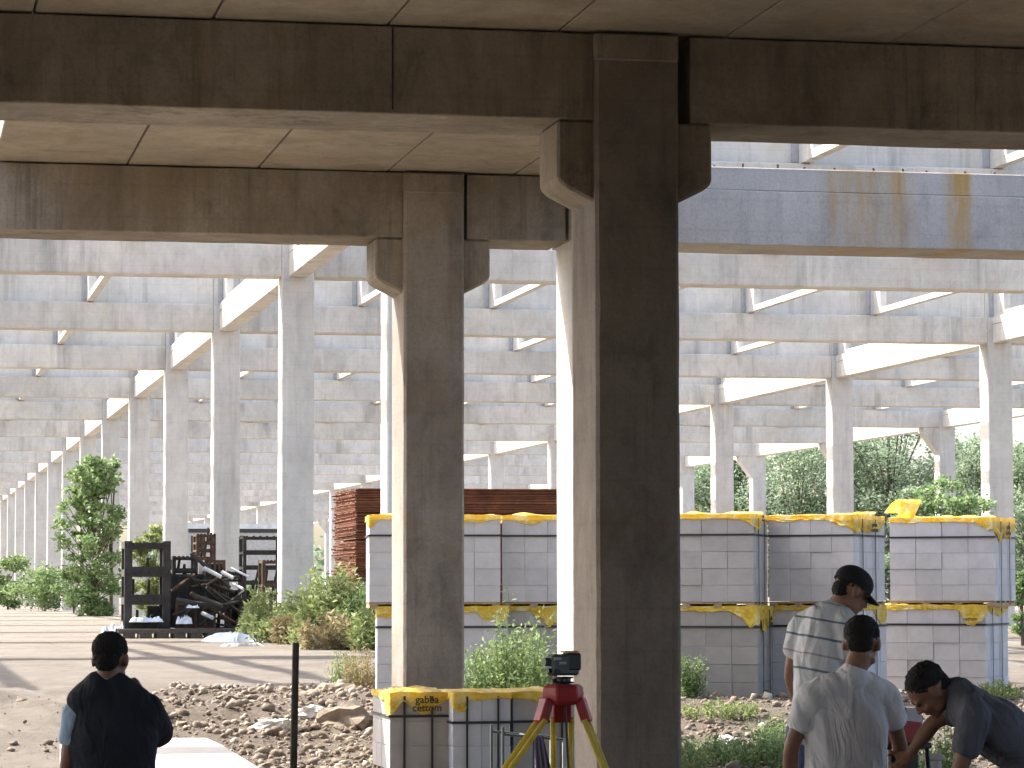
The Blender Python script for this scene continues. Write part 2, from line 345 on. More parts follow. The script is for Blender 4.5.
near_beam(5.76,17,Y1,Y1+.88,'dark concrete beam at top right running right from the large column',MT['near'])
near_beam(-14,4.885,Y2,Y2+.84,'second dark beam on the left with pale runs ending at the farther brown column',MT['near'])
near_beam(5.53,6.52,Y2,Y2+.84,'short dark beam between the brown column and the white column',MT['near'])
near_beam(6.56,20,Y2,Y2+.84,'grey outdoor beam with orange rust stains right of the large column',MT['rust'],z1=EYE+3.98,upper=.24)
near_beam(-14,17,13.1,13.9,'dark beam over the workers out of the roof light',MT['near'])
def panels(x0,x1,y0,y1,off,lab,grp):
    x=off; xs=[]
    while x-1.272>x0-.9: x-=1.272
    k=0
    while x<x1-.3:
        a,b=x,min(x+1.272,x1); bm=BM()
        box(bm,-(b-a)/2+.009,(b-a)/2-.009,0,y1-y0,0,.2)
        o=obj('roof_panel',bm,MT['slab'],loc=((a+b)/2,y0,ZT+.012+rnd.uniform(0,.006)),bevel=.008)
        xs.append((o,(a+b)/2)); x+=1.272
    return xs
def lab_panels(lst,fmt,grp):
    for i,(o,cx) in enumerate(lst): tag(o,fmt%ORD[len(lst)-1-i],'roof panel',grp)
p=panels(.75,7.0,Y1+.5,Y2+.8,2.2,None,None); lab_panels(p,'%s roof panel from the right in the lit strip between both dark beams','roof panels between the two beams')
p=panels(-13.8,17,13.5,Y1+.47,2.23,None,None); lab_panels(p,'%s roof panel from the right of the dark ceiling above the front beam','roof panels above the front beam')
bm=BM(); box(bm,-13.8,17,-16,13.47,ZT+.01,ZT+.25); tag(obj('roof_deck',bm,MT['slab']),kind='structure')
bm=BM(); box(bm,-13.8,17,-16,-15.7,-.3,ZT); tag(obj('added_shade_wall',bm,MT['near']),kind='structure')  # unseen wall added behind the camera to darken the near space
# ---------------------------------------------------------------- open precast frame (far)
YA,SP=77.495,16.867
XL,XR,X3=9.823,35.231,51.5
G=.45
FB,FT,WT=EYE+8.0,EYE+8.85,EYE+10.6
def ordn(n): return ORD[n+1]
def far_column(mesh,x0,n,rowname,grp,corb=False):
    o=bpy.data.objects.new('frame_column',mesh) ; COL.objects.link(o); o.location=(x0+.4,YA+n*SP+.4,G-.1)
    tag(o,'pale concrete column, %s from the front in the %s row of the open frame'%(ordn(n),rowname),'column',grp)
    return o
def colmesh():
    bm=BM(); c=.03; h=FT-G+.1-.01; a=.415
    poly=[(-a+c,-a),(a-c,-a),(a,-a+c),(a,a-c),(a-c,a),(-a+c,a),(-a,a-c),(-a,-a+c)]
    A=[bm.verts.new((x,y,0)) for x,y in poly];B=[bm.verts.new((x,y,h)) for x,y in poly]
    for i in range(8): j=(i+1)%8; bm.faces.new((A[i],A[j],B[j],B[i]))
    bm.faces.new(A[::-1]); bm.faces.new(B); bm.normal_update()
    me=bpy.data.meshes.new('frame_column'); bm.to_mesh(me); bm.free(); me.materials.append(MT['farcol']); return me
cm=colmesh()
NR=19
for n in range(-1,NR): far_column(cm,XL,n,'left','columns of the left row')
for n in range(0,NR): far_column(cm,XR,n,'middle','columns of the middle row')
cbm=BM(); prism(cbm,[(-.41,0),(-1.25,0),(-1.25,-.25),(-.41,-1.35)],-.38,.38); bmesh.ops.recalc_face_normals(cbm,faces=cbm.faces[:])
cme=bpy.data.meshes.new('corbel'); cbm.to_mesh(cme); cbm.free(); cme.materials.append(MT['far'])
for n in range(2,NR):
    o=far_column(cm,X3,n,'far right','columns of the far right row')
    c=bpy.data.objects.new('corbel',cme); COL.objects.link(c); c.parent=o; c.location=(0,0,FB-G+.1-.004)
def far_beam(x0,x1,n,bay):
    y=YA+n*SP; cx=(x0+x1)/2
    r=empty('frame_beam',(cx,y,FB),0,'pale concrete cross beam over the %s bay, %s from the front'%(bay,ordn(n)),'beam','cross beams over the %s bay'%bay)
    jit=rnd.uniform(-.03,.03)
    bm=BM(); box(bm,x0-cx+.012,x1-cx-.012,.0+jit*.3,.8,0+jit*.2,FT-FB); obj('ledge_beam',bm,MT['far'],r,bevel=.03)
    bm=BM(); box(bm,x0-cx+.012,x1-cx-.012,.28,.6,FT-FB+.004,WT-FB); obj('web_wall',bm,MT['far2'],r)
    return r
RIBX=[XL+.4+4.235*k for k in range(-6,11)]
for n in range(-1,NR):
    for (a,b,bay) in ((-17,XL+.0,'left'),(XL+.8,XR,'middle'),(XR+.8,X3,'right')):
        if bay=='left' and n==-2: continue
        r=far_beam(a,b,n,bay)
# beams over the columns (saddle pieces of web so that the web runs on) belong to the column line beams
def long_beam(x0,n,rowname):
    ya,yb=YA+(n-1)*SP+.8,YA+n*SP
    o=empty('frame_girder',(x0+.4,ya,FB),0,'long sunlit girder running back to the %s column of the %s row'%(ordn(n),rowname),'girder','girders of the %s row'%rowname)
    bm=BM(); box(bm,-.25,.25,.01,yb-ya-.01,.004,.62); obj('girder_body',bm,MT['far2'],o,bevel=.02)
    bm=BM(); box(bm,-.25,.25,.01,yb-ya-.01,.63,.86); obj('girder_ledge',bm,MT['far2'],o)
for n in range(0,NR): long_beam(XL,n,'left')
for n in range(0,NR): long_beam(XR,n,'middle')
for n in range(2,NR): long_beam(X3,n,'far right')
for n in range(-1,NR):
    for x0,rn,lo in ((XL,'left',-1),(XR,'middle',0),(X3,'far right',2)):
        if n<lo: continue
        bm=BM(); box(bm,-.4,.4,.28,.6,FT-FB+.004,WT-FB)
        tag(obj('web_block',bm,MT['far2'],loc=(x0+.4,YA+n*SP,FB)),'pale wall block standing on the %s column of the %s row'%(ordn(n),rn),'wall block','wall blocks on the column heads')
# rib frames
def rib_mesh():
    L=SP-.62-.0; bm=BM(); t=.11
    box(bm,-t,t,0,L,0,.17); box(bm,-t,t,0,.95,.174,1.45); box(bm,-t,t,L-1.0,L,.174,1.45); box(bm,-t,t,0,L,1.454,1.72)
    bm.normal_update(); me=bpy.data.meshes.new('rib'); bm.to_mesh(me); bm.free(); me.materials.append(MT['far2']); return me
rm=rib_mesh()
jm=BM(); box(jm,-.26,-.12,-.035,.0,.03,1.72); jme=bpy.data.meshes.new('joint_shade'); jm.to_mesh(jme); jm.free(); jme.materials.append(MT['joint_shade'])  # dark solid strip painted as the shade inside the gap beside each rib
for n in range(-1,6):
    for k,x in enumerate(RIBX):
        if x>X3: continue
        if x<-2 and n>0: continue
        r=empty('rib_frame',(x,YA+n*SP+.28,FT+.02),0,'thin open rib frame, %s from the left, landing on the %s cross beam row'%(ORD[k],ordn(n)),'rib','rib frames between the cross beams')
        a=bpy.data.objects.new('open_frame',rm); COL.objects.link(a); a.parent=r; a.location=(0,-(SP-.62)-.006,0)
        b=bpy.data.objects.new('joint_shade_strip',jme); COL.objects.link(b); b.parent=r; b.location=(0,-.004,0)
# ---------------------------------------------------------------- foliage
def leaves(name,pts,size,m,parent=None,loc=None,seed=1,up=.3,aspect=.5):
    g=np.random.default_rng(seed); P=np.asarray(pts,dtype=float); n=len(P)
    d=g.normal(size=(n,3)); d[:,2]=d[:,2]*.6+up; d/=np.linalg.norm(d,axis=1)[:,None]
    e=g.normal(size=(n,3)); e-=d*(e*d).sum(1)[:,None]; e/=np.linalg.norm(e,axis=1)[:,None]
    s=(size*g.uniform(.55,1.35,n))[:,None]
    V=np.stack([P,P+d*s*.5+e*s*aspect*.5,P+d*s,P+d*s*.5-e*s*aspect*.5],1).reshape(-1,3)
    F=np.arange(n*4).reshape(n,4)
    return raw(name,V,F,m,parent,loc)
def blob_pts(g,lobes,n):
    out=[]; w=np.array([l[3]*l[4] for l in lobes]); w=w/w.sum()
    for (x,y,z,rx,rz),c in zip(lobes,g.multinomial(n,w)):
        d=g.normal(size=(c,3)); d/=np.linalg.norm(d,axis=1)[:,None]; r=g.uniform(.25,1,c)**.45*(1+.2*g.normal(size=c))
        out.append(np.array([x,y,z])+d*r[:,None]*np.array([rx,rx,rz]))
    return np.concatenate(out)
def tree(name,x,y,z,h,wd,label,cat,group,seed,m='leaf_far',n=6000,leaf=.35,base=.25,nl=26,lob=1.0):
    g=np.random.default_rng(seed); r=empty(name,(x,y,z),0,label,cat,group)
    lobes=[]; bm=BM(); bar(bm,(0,0,-.1),(0,0,h*.55),h*.022*lob**2,8,h*.012*lob**2)
    for i in range(nl):
        t=g.uniform(base,1); a=g.uniform(0,2*PI); rr=wd*.5*g.uniform(.1,.85)*math.sin(PI*min(1,max(.12,(1-(t-base)/(1-base)*.88))*.75+.1))
        c=(rr*math.cos(a),rr*math.sin(a),t*h*.94); s=wd*g.uniform(.09,.2)*lob
        lobes.append((*c,s,s*g.uniform(.5,.85)))
        bar(bm,(0,0,max(.1,c[2]*.55)),c,h*.008*lob**2,5,h*.002)
    obj('trunk',bm,MT['bark'],r)
    leaves('crown',blob_pts(g,lobes,n),leaf,MT[m],r,seed=seed)
    return r
def weed(x,y,h,rad,ns,label,group,seed,m='leaf',leaf=.05,per=30,z=None,cat='weed',name='weed_clump',lean=.25):
    g=np.random.default_rng(seed); z=gz(x,y) if z is None else z
    r=empty(name,(x,y,z-.02),0,label,cat,group); bm=BM(); pts=[]
    for i in range(ns):
        a=g.uniform(0,2*PI); rr=rad*g.uniform(0,1)**.6; b=Vector((rr*math.cos(a)*.7,rr*math.sin(a)*.7,0)); hh=h*g.uniform(.45,1)*(1-.3*rr/rad)
        tp=b+Vector((math.cos(a)*lean*hh*g.uniform(.2,1),math.sin(a)*lean*hh*g.uniform(.2,1),hh)); md=(b+tp)/2+Vector(g.normal(size=3)*.04*hh)
        bar(bm,b,md,.006*max(1,h),4); bar(bm,md,tp,.004*max(1,h),4,.0015)
        for k in range(per):
            t=g.uniform(.12,1)
            q=(b.lerp(md,t*2) if t<.5 else md.lerp(tp,t*2-1)); sp=h*.09*(1.15-t)+.012
            pts.append((q.x+g.normal()*sp,q.y+g.normal()*sp,q.z+g.normal()*sp*.6))
    obj('stems',bm,MT['stem'] if m!='dry' else MT['dry'],r)
    leaves('leaves',pts,leaf,MT[m],r,seed=seed,up=.5,aspect=.35)
    return r
# far trees right
for i,(px,Y,h,wd,l) in enumerate([(700,262,13,12,'pale grey green tree left of the small column gap, far left of the tree line'),(735,250,13.5,11,'rounded grey green tree seen just right of the nearest pack corner'),
    (800,246,15.5,17,'broad tree filling the wide gap between two middle row columns'),(845,258,17.5,15,'tall tree standing behind the pale column over the middle pack'),(893,240,17.2,15,'densest darkest tree under the lit girder beside the sky gap'),
    (925,225,9.5,7,'slim low pale tree at the foot of the sky gap'),(985,232,14.0,11,'dark tree between the far right columns'),(1030,220,12.5,10,'green tree at the right picture edge')]):
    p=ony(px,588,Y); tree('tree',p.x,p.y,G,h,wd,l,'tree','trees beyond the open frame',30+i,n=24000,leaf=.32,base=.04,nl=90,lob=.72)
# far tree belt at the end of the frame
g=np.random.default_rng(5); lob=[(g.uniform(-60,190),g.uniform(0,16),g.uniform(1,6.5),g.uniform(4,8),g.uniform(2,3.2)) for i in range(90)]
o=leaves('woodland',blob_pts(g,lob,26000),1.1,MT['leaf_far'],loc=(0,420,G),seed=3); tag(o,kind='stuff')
# shrubs in the frame
p=ony(95,600,140); tree('sapling',p.x,p.y,G,7.6,4.0,'tall leafy green sapling left of the rack heap','sapling',None,11,m='leaf_sap',n=9500,leaf=.23,base=.0,nl=110,lob=.62)
p=ony(102,600,141); 
for dx,hh,sd,l in ((-.9,6.4,12,'thin upright shoot rising left of the tall sapling top'),(.55,8.3,13,'tallest dark upright shoot above the sapling')):
    q=ony(100+dx*20,600,141.5); tree('sapling_shoot',q.x,q.y,G,hh-.9,.9,l,'sapling','shoots around the sapling',sd,m='leaf_sap',n=1300,leaf=.22,base=.5,nl=9,lob=.8)
p=ony(45,588,172); tree('bush',p.x,p.y,G,2.3,4.5,'low olive bush left of the tall sapling','bush',None,14,m='leaf',n=4000,leaf=.2,base=.1,nl=14)
p=ony(74,588,158); tree('bush',p.x,p.y,G,2.5,2.6,'dark round bush touching the sapling foot','bush',None,15,m='leaf',n=3000,leaf=.2,base=.1,nl=12)
p=ony(8,588,185); tree('bush',p.x,p.y,G,3.0,3.6,'bright green bush at the far left picture edge','bush',None,16,m='leaf',n=4000,leaf=.22,base=.1,nl=14)
p=ony(152,588,118); tree('bush',p.x,p.y,G,3.7,2.2,'yellow green shrub seen through the rack openings','bush',None,17,m='leaf_pale',n=7000,leaf=.16,base=.0,nl=40,lob=.7)
p=ony(253,588,150); tree('bush',p.x,p.y,G,4.0,1.2,'dark shrub between the two left columns behind the rack','bush',None,18,m='leaf',n=1500,leaf=.2,base=.2,nl=8)
p=ony(957,588,60); tree('bush',p.x,p.y,G,3.7,2.3,'light green shrub peeping over the right pack','bush',None,19,m='leaf_sap',n=4500,leaf=.1,base=.55,nl=34,lob=.55)
p=ony(1022,588,62); tree('bush',p.x,p.y,G,2.0,.9,'green bush beside the right pack at the picture edge','bush',None,20,m='leaf',n=2000,leaf=.09,base=.05,nl=12)
# weeds round column A and others
wl=[(262,72,1.3,.35,'leaf_pale','pale weed left of the column beside the silver sheet'),(285,72.5,1.0,.45,'leaf_pale','yellowish weed in front of the tall column foot'),
    (308,71.5,1.3,.5,'leaf_pale','yellow green weed at the right foot of the column'),(330,63.6,2.0,.5,'leaf_pale','tallest pale weed beside the rusty mesh stack'),(352,63.2,1.8,.45,'leaf_pale','upright weed in front of the rusty mesh stack'),
    (371,62.4,1.3,.4,'leaf','green weed beside the left end of the packs'),(320,66,.9,.6,'leaf_pale','low yellowing weed right of the column foot'),(274,70,.8,.5,'leaf_pale','low weed by the silver sheet'),(298,68,.7,.5,'dry','low straw tuft at the column foot'),(312,76,1.5,.5,'leaf_pale','pale weed against the right face of the column foot'),(290,70,.9,.5,'leaf_pale','weed directly before the column foot'),(341,64,1.1,.5,'dry','dry weed before the rusty mesh stack'),(322,63.5,1.45,.35,'leaf_pale','slim upright weed at the left edge of the rusty mesh stack'),(345,63,1.5,.4,'leaf_pale','tall feathery weed before the rusty stack corner'),(362,62.5,1.2,.4,'leaf','green weed before the right part of the rusty stack side'),(374,61,.9,.4,'leaf_pale','weed touching the lower left pack outline'),(333,62,.7,.6,'dry','low straw weed under the tall feathery weed'),(256,74,1.0,.3,'leaf_pale','pale weed leaning on the silver sheet')]
for i,(px,Y,h,rd,m,l) in enumerate(wl):
    p=ony(px,588,Y); weed(p.x,p.y,h*1.15,rd*1.5,46,l,'weeds by the column foot',40+i,m,.13 if m!='dry' else .15,48,lean=.15)
wl=[(485,31.2,.72,.28,'leaf','green weed standing behind the yellow film left of the big weed'),(520,31.0,1.0,.38,'leaf','tall bright weed between the packs and the level'),(545,30.8,.8,.3,'leaf','leafy weed just left of the survey level'),
    (505,31.6,.8,.35,'leaf_pale','pale weed behind the tall bright weed')]
for i,(px,Y,h,rd,m,l) in enumerate(wl):
    p=ony(px,588,Y); weed(p.x,p.y,h*1.5,rd*1.1,54,l,'weeds behind the near packs',60+i,m,.055,60,lean=.18)
wl=[(362,36.5,.55,.25,'dry','dry tuft beside the lower left pack'),(350,37.5,.5,.3,'leaf_pale','small pale tuft left of the lower left pack'),(700,28.0,.34,.4,'leaf','low weed at the right foot of the large column'),(735,27.6,.24,.4,'leaf','low spreading weed in front of the lower right pack'),
    (762,27.0,.36,.3,'leaf','green weed left of the white shirt man'),(780,29.5,.4,.4,'leaf','weed behind the white shirt man'),(690,33.0,.5,.12,'leaf','thin weed against the dark lower pack'),(720,31.5,.2,.5,'leaf_pale','flat weed on the gravel'),
    (935,24.5,.55,.3,'leaf','bright green weed between the white shirt man and the bending man'),(800,28.0,.35,.5,'leaf','low weed left of the jeans'),(1005,33.0,.2,.5,'leaf_pale','flat tuft behind the bending man'),(680,25.5,.35,.3,'leaf_pale','tuft hugging the large column')]
for i,(px,Y,h,rd,m,l) in enumerate(wl):
    p=ony(px,588,Y); weed(p.x,p.y,h*1.2,rd*1.1,38,l,'weeds on the rubble',80+i,m,.045,44)
# ---------------------------------------------------------------- rubble
def stones(n,region,smin,smax,seed,name='rubble'):
    g=np.random.default_rng(seed); bm=BM(); bmesh.ops.create_icosphere(bm,subdivisions=1,radius=1); bm.verts.ensure_lookup_table()
    B=np.array([v.co[:] for v in bm.verts]); T=np.array([[v.index for v in f.verts] for f in bm.faces]); bm.free()
    Vs=[];Fs=[];k=0
    while k<n:
        x,y=region(g)
        s=smin*(smax/smin)**(g.uniform()**4.2)
        q,_=np.linalg.qr(g.normal(size=(3,3))); sc=np.array([1,g.uniform(.6,1),g.uniform(.65,1)])*s
        P=(B*(1+.3*g.normal(size=(len(B),1))))@q*sc; P=P+np.array([x,y,gz(x,y)+s*.15])
        Vs.append(P); Fs.append(T+k*len(B)); k+=1
    return raw(name,np.concatenate(Vs),np.concatenate(Fs),MT['stone'])
def regA(g):
    y=g.uniform(21,38.5); px=150+250*g.uniform()**.8 if g.uniform()<.95 else g.uniform(-20,200); 
    if y>35 and px<170: px=g.uniform(170,380)
    p=ony(px,588,y); return p.x,p.y
def regB(g):
    y=g.uniform(23,35); p=ony(g.uniform(670,1040),588,y); return p.x,p.y
o=stones(16000,regA,.008,.062,1); tag(o,kind='stuff')
o=stones(8000,regB,.010,.07,2,'gravel'); tag(o,kind='stuff')
def big_stone(px,Y,s,label,seed,m='stone'):
    p=ony(px,588,Y); g=np.random.default_rng(seed); bm=BM(); bmesh.ops.create_icosphere(bm,subdivisions=3,radius=s)
    for v in bm.verts:
        d=noise.noise(v.co*1.6/s+Vector((seed,0,0)))*.6+noise.noise(v.co*4/s)*.28+noise.noise(v.co*9/s)*.1
        v.co*=1+d; v.co.z*=.6; v.co.x*=1.3
    tag(obj('stone',bm,MT[m],loc=(p.x,p.y,gz(p.x,p.y)+s*.2)),label,'stone','larger stones in the rubble')
big_stone(352,31.5,.30,'largest pale earth lump beside the near pack',1); big_stone(275,31,.17,'grey white stone left of the dark stake foot',2,'ground_slab'); big_stone(310,32,.12,'small pale stone right of the dark stake',3,'ground_slab')
big_stone(270,27.5,.13,'tan stone low beside the slab',4); big_stone(335,35.5,.2,'earth lump at the top of the rubble bank',5); big_stone(300,34.5,.14,'brown stone high on the bank behind the stake',6); big_stone(232,33.5,.10,'pale stone above the slab',7)
big_stone(725,30,.10,'pale flat stone in the gravel below the dark pack',8,'ground_slab'); big_stone(360,27,.13,'ochre stone by the near pack foot',9)
bm=BM(); a=onz(120,738,.3); 
pts=[onz(60,738,.3),onz(206,738,.3),onz(222,745,.3),onz(275,778,.3),onz(300,830,.3),onz(60,830,.3)]
top=[bm.verts.new((p.x,p.y,.3)) for p in pts]; bot=[bm.verts.new((p.x,p.y,-.2)) for p in pts]
bm.faces.new(top); bm.faces.new(bot[::-1])
for i in range(6): j=(i+1)%6; bm.faces.new((top[j],top[i],bot[i],bot[j]))
bmesh.ops.recalc_face_normals(bm,faces=bm.faces[:])
tag(obj('concrete_slab',bm,MT['ground_slab']),'bright sunlit concrete slab behind the man in the dark vest','slab')
# ---------------------------------------------------------------- block packs
def cover(parent,wd,dp,z,flaps,seed,thick=.05,base_hang=.035):
    # rumpled film over the pack top with hanging edges; flaps=[(perimeter position 0..1, half width, length)]
    g=random.Random(seed); bm=BM(); n=48
    per=2*(wd+dp)
    def edge(t):
        s=(t%1)*per
        if s<wd: return (-wd/2+s,-dp/2,0,-1)
        s-=wd
        if s<dp: return (wd/2,-dp/2+s,1,0)
        s-=dp
        if s<wd: return (wd/2-s,dp/2,0,1)
        s-=wd; return (-wd/2,dp/2-s,-1,0)
    N=160; rings=[]
    for f in (0,.35,.7,.92):
        rings.append([bm.verts.new((edge(i/N)[0]*f,edge(i/N)[1]*f,z+thick*(.3+1.8*abs(noise.noise(Vector((edge(i/N)[0]*f*4,edge(i/N)[1]*f*4,seed)))))*(1 if f<.9 else .8))) for i in range(N)] if f>0 else None)
    c=bm.verts.new((0,0,z+thick))
    rings=[r for r in rings if r]
    def hang(t):
        h=base_hang*(.5+1.3*abs(noise.noise(Vector((t*per*2.5,seed,0)))))
        for (p,hw,l) in flaps:
            d=min(abs(t-p),1-abs(t-p))*per
            if d<hw: h=max(h,l*(1-(d/hw)**2.2)*(.85+.5*noise.noise(Vector((t*per*5,seed,7)))+.3*noise.noise(Vector((t*per*14,seed,9)))))
        return h
    for k in range(7):
        R=[]
        for i in range(N):
            t=i/N; x,y,nx,ny=edge(t); h=hang(t); q=k/6
            off=.012+.03*q*(h/.15)*abs(noise.noise(Vector((t*per*7,q*2,seed+3))))+.015*noise.noise(Vector((t*per*14,q*3,seed)))*q
            zz=z+(thick*.6+.02*abs(noise.noise(Vector((t*per*4,0,seed)))))*(1-min(1,q*3))-h*q
            R.append(bm.verts.new((x+nx*off,y+ny*off,zz)))
        rings.append(R)
    for i in range(N): bm.faces.new((c,rings[0][i],rings[0][(i+1)%N]))
    for A,B in zip(rings,rings[1:]):
        for i in range(N): j=(i+1)%N; bm.faces.new((A[i],B[i],B[j],A[j]))
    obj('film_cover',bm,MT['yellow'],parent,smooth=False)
def textmesh(name,lines,size,parent,loc,rot,m):
    cu=bpy.data.curves.new('t','FONT'); cu.body=lines; cu.size=size; cu.extrude=.002; cu.offset=size*.02; cu.space_line=.8; cu.align_x='CENTER'
    t=bpy.data.objects.new('t',cu); COL.objects.link(t); bpy.context.view_layer.update()
    me=bpy.data.meshes.new_from_object(t.evaluated_get(bpy.context.evaluated_depsgraph_get())); bpy.data.objects.remove(t)
    me.materials.clear(); me.materials.append(m); o=bpy.data.objects.new(name,me); COL.objects.link(o); o.parent=parent; o.location=loc; o.rotation_euler=rot; return o
def pack(loc,rz,wd,dp,rows,rh,cols,sides,label,flaps,seed,m='block',pal=.07,group='strapped packs of aerated blocks',vstraps=(),hstrap=.19,text=None,side_straps=True,cov=True,missing=()):
    g=random.Random(seed); r=empty('block_pack',loc,rz,label,'block pack',group)
    h=rows*rh; bm=BM()
    cw=wd/cols; cdp=dp/sides
    for k in range(rows):
        for i in range(cols):
            for j in range(sides):
                if 0<i<cols-1 and 0<j<sides-1 and k<rows-1: continue
                if k==rows-1 and (i,j) in missing: continue
                e=.002; jx=g.uniform(-.002,.002); jy=g.uniform(-.007,.007)
                box(bm,-wd/2+i*cw+e+jx,-wd/2+(i+1)*cw-e+jx,-dp/2+j*cdp+e+jy,-dp/2+(j+1)*cdp-e+jy,pal+k*rh+.002,pal+(k+1)*rh-.002)
    obj('blocks',bm,MT[m],r)
    bm=BM(); box(bm,-wd/2+.012,wd/2-.012,-dp/2+.012,dp/2-.012,pal+.004,pal+h-.02); obj('block_core',bm,MT['mark'] if 0 else MT['block_dark'],r)
    bm=BM()
    for k in range(5): y=-dp/2+.05+k*(dp-.1)/4; box(bm,-wd/2,wd/2,y-.045,y+.045,pal-.022,pal-.002)
    for k in range(4): x=-wd/2+.05+k*(wd-.1)/3; box(bm,x-.045,x+.045,-dp/2,dp/2,0,pal-.023)
    obj('pallet',bm,MT['wood'],r)
    if hstrap:
        bm=BM(); z=pal+h-hstrap; o_=.006; t=.006
        for (x0,x1,y0,y1) in ((-wd/2-o_,wd/2+o_,-dp/2-o_-t,-dp/2-o_),(-wd/2-o_,wd/2+o_,dp/2+o_,dp/2+o_+t),(-wd/2-o_-t,-wd/2-o_,-dp/2-o_,dp/2+o_),(wd/2+o_,wd/2+o_+t,-dp/2-o_,dp/2+o_)): box(bm,x0,x1,y0,y1,z-.011,z+.011)
        obj('strap',bm,MT['strap'],r)
    for x in vstraps:
        bm=BM(); box(bm,x-.009,x+.009,-dp/2-.016,-dp/2-.008,0.01,pal+h+.004); box(bm,x-.009,x+.009,-dp/2-.016,dp/2,pal+h+.005,pal+h+.011); obj('strap',bm,MT['strap'],r)
    if side_straps:
        for y in (-dp*.24,dp*.16):
            bm=BM(); box(bm,wd/2+.014,wd/2+.02,y-.007,y+.007,0.01,pal+h); obj('strap',bm,MT['strap'],r)
    if cov: cover(r,wd,dp,pal+h+.012,flaps,seed)
    if text:
        (tx,ty,tz,side,size,body)=text
        if side=='front': textmesh('lettering',body,size,r,(tx,-dp/2-.05,tz),(PI/2,0,0),MT['ink'])
        else: textmesh('lettering',body,size,r,(wd/2+.07,ty,tz),(PI/2,0,PI/2),MT['ink'])
    return r
def pack_px(pxl,pxr,zc,alpha,wd,dp,z,**kw):
    # place by the ground position of the front left corner
    a=at(pxl,588,zc); v=math.atan2(a.x,a.y); rz=-(v+math.radians(alpha)) 
    c=Vector((a.x,a.y,z))+Vector((math.cos(rz),math.sin(rz),0))*wd/2+Vector((-math.sin(rz),math.cos(rz),0))*dp/2
    return (c.x,c.y,z),rz
RH=.194
TXT='gabba\ncettom'
def stackpair(pxl,zc,al,wd,dp,cols,l_low,l_up,seed,mlow='block',mup='block',dx=0,lowdx=0,flu=(),fll=(),tu=None,tl=None,vs=(),rows=5):
    loc,rz=pack_px(pxl+lowdx,0,zc,al,wd,dp,G-.09); pack(loc,rz,wd,dp,rows,RH+.01,cols,5,l_low,fll,seed,m=mlow,vstraps=vs,text=tl)
    top=G-.09+.07+rows*(RH+.01)
    loc,rz=pack_px(pxl,0,zc-.02,al-1,wd,dp,top+.025); pack(loc,rz,wd,dp,rows,RH-.004,cols,5,l_up,flu,seed+50,m=mup,pal=.065,text=tu)
# perimeter t: 0..wd/per front edge, then right side
def tp(wd,dp,x=None,y=None):
    per=2*(wd+dp)
    return (x+wd/2)/per if y is None else (wd+y+dp/2)/per
stackpair(369,34.6,-1.0,1.5,1.05,5,'grey lower block pack behind the brown column at left','grey upper pack left of the brown column under a yellow film corner',1,lowdx=8,
   flu=[(0.995,.12,.14),(tp(1.5,1.05,x=.45),.25,.06)],fll=[(tp(1.5,1.05,x=.58),.2,.2),(.02,.2,.14)])
stackpair(502,35.0,1.0,1.05,1.05,4,'lower pack behind the tall weed','upper pack with rumpled yellow film between brown and white columns',2,mlow='block_dark',flu=[(tp(1.05,1.05,x=-.2),.2,.08)],fll=[(tp(1.05,1.05,x=.1),.3,.22)])
stackpair(650,34.6,12,1.19,1.07,4,'dark grey lower pack right of the large column','dark grey upper pack just right of the large column',3,mlow='block_grimy',mup='block_dark',lowdx=4,
   flu=[(tp(1.19,1.07,y=-.3),.42,.17)],fll=[(tp(1.19,1.07,y=-.15),.75,.27)],tu=(0,-.25,1.02,'side',.05,TXT),tl=(0,-.05,.97,'side',.07,TXT))
stackpair(769,35.3,23,1.04,1.06,4,'lower middle pack hidden behind the capped man','upper middle pack above the capped man with yellow corner flap',4,
   flu=[(tp(1.04,1.06,y=-.15),.75,.2)],fll=[(tp(1.04,1.06,y=.35),.25,.2)],tu=(0,0,.93,'side',.075,TXT))
stackpair(890,36.6,16.6,1.28,1.07,4,'lower right pack above the bending man with a torn yellow flap','upper right pack with folded yellow film standing up at its left corner',5,lowdx=-9,
   flu=[(tp(1.28,1.07,y=-.1),.72,.26)],fll=[(tp(1.28,1.07,x=.50),.2,.22),(tp(1.28,1.07,y=0),.5,.11)],tu=(0,-.1,.92,'side',.08,TXT),tl=(.47,0,.95,'front',.06,'cettom'))
# folded up film corner on the upper right pack
def film_piece(p,s,h,label,seed,rz=0,lean=.6):
    g=random.Random(seed); bm=BM(); nx,ny=10,12; V=[]
    for j in range(ny+1):
        for i in range(nx+1):
            u=i/nx-.5; v=j/ny; a=v*PI*1.15
            x=s*(u*(1-.3*v)+lean*math.sin(a)*.45+v*.2)+.03*noise.noise(Vector((u*5,v*4,seed))); z=h*math.sin(a)*.95+h*.06*noise.noise(Vector((u*6,v*6,seed)))
            V.append(bm.verts.new((x,.16*math.cos(a)*s*2+.02*noise.noise(Vector((u*4,v*7,seed))),z)))
    for j in range(ny):
        for i in range(nx): a=j*(nx+1)+i; bm.faces.new((V[a],V[a+1],V[a+nx+2],V[a+nx+1]))
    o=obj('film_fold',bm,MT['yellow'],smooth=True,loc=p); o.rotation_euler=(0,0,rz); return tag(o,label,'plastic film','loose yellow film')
film_piece(at(900,513,36.7)+Vector((0,0,.0)),.32,.17,'yellow film fold standing up on the right pack corner',3)
film_piece(at(735,519,34.9),.42,.09,'yellow film bulge on the dark upper pack',4); film_piece(at(858,519,35.6),.25,.09,'small yellow film crest on the middle upper pack',5)
film_piece(at(530,521,35.4),.5,.06,'rumpled yellow film on the pack between the columns',6)
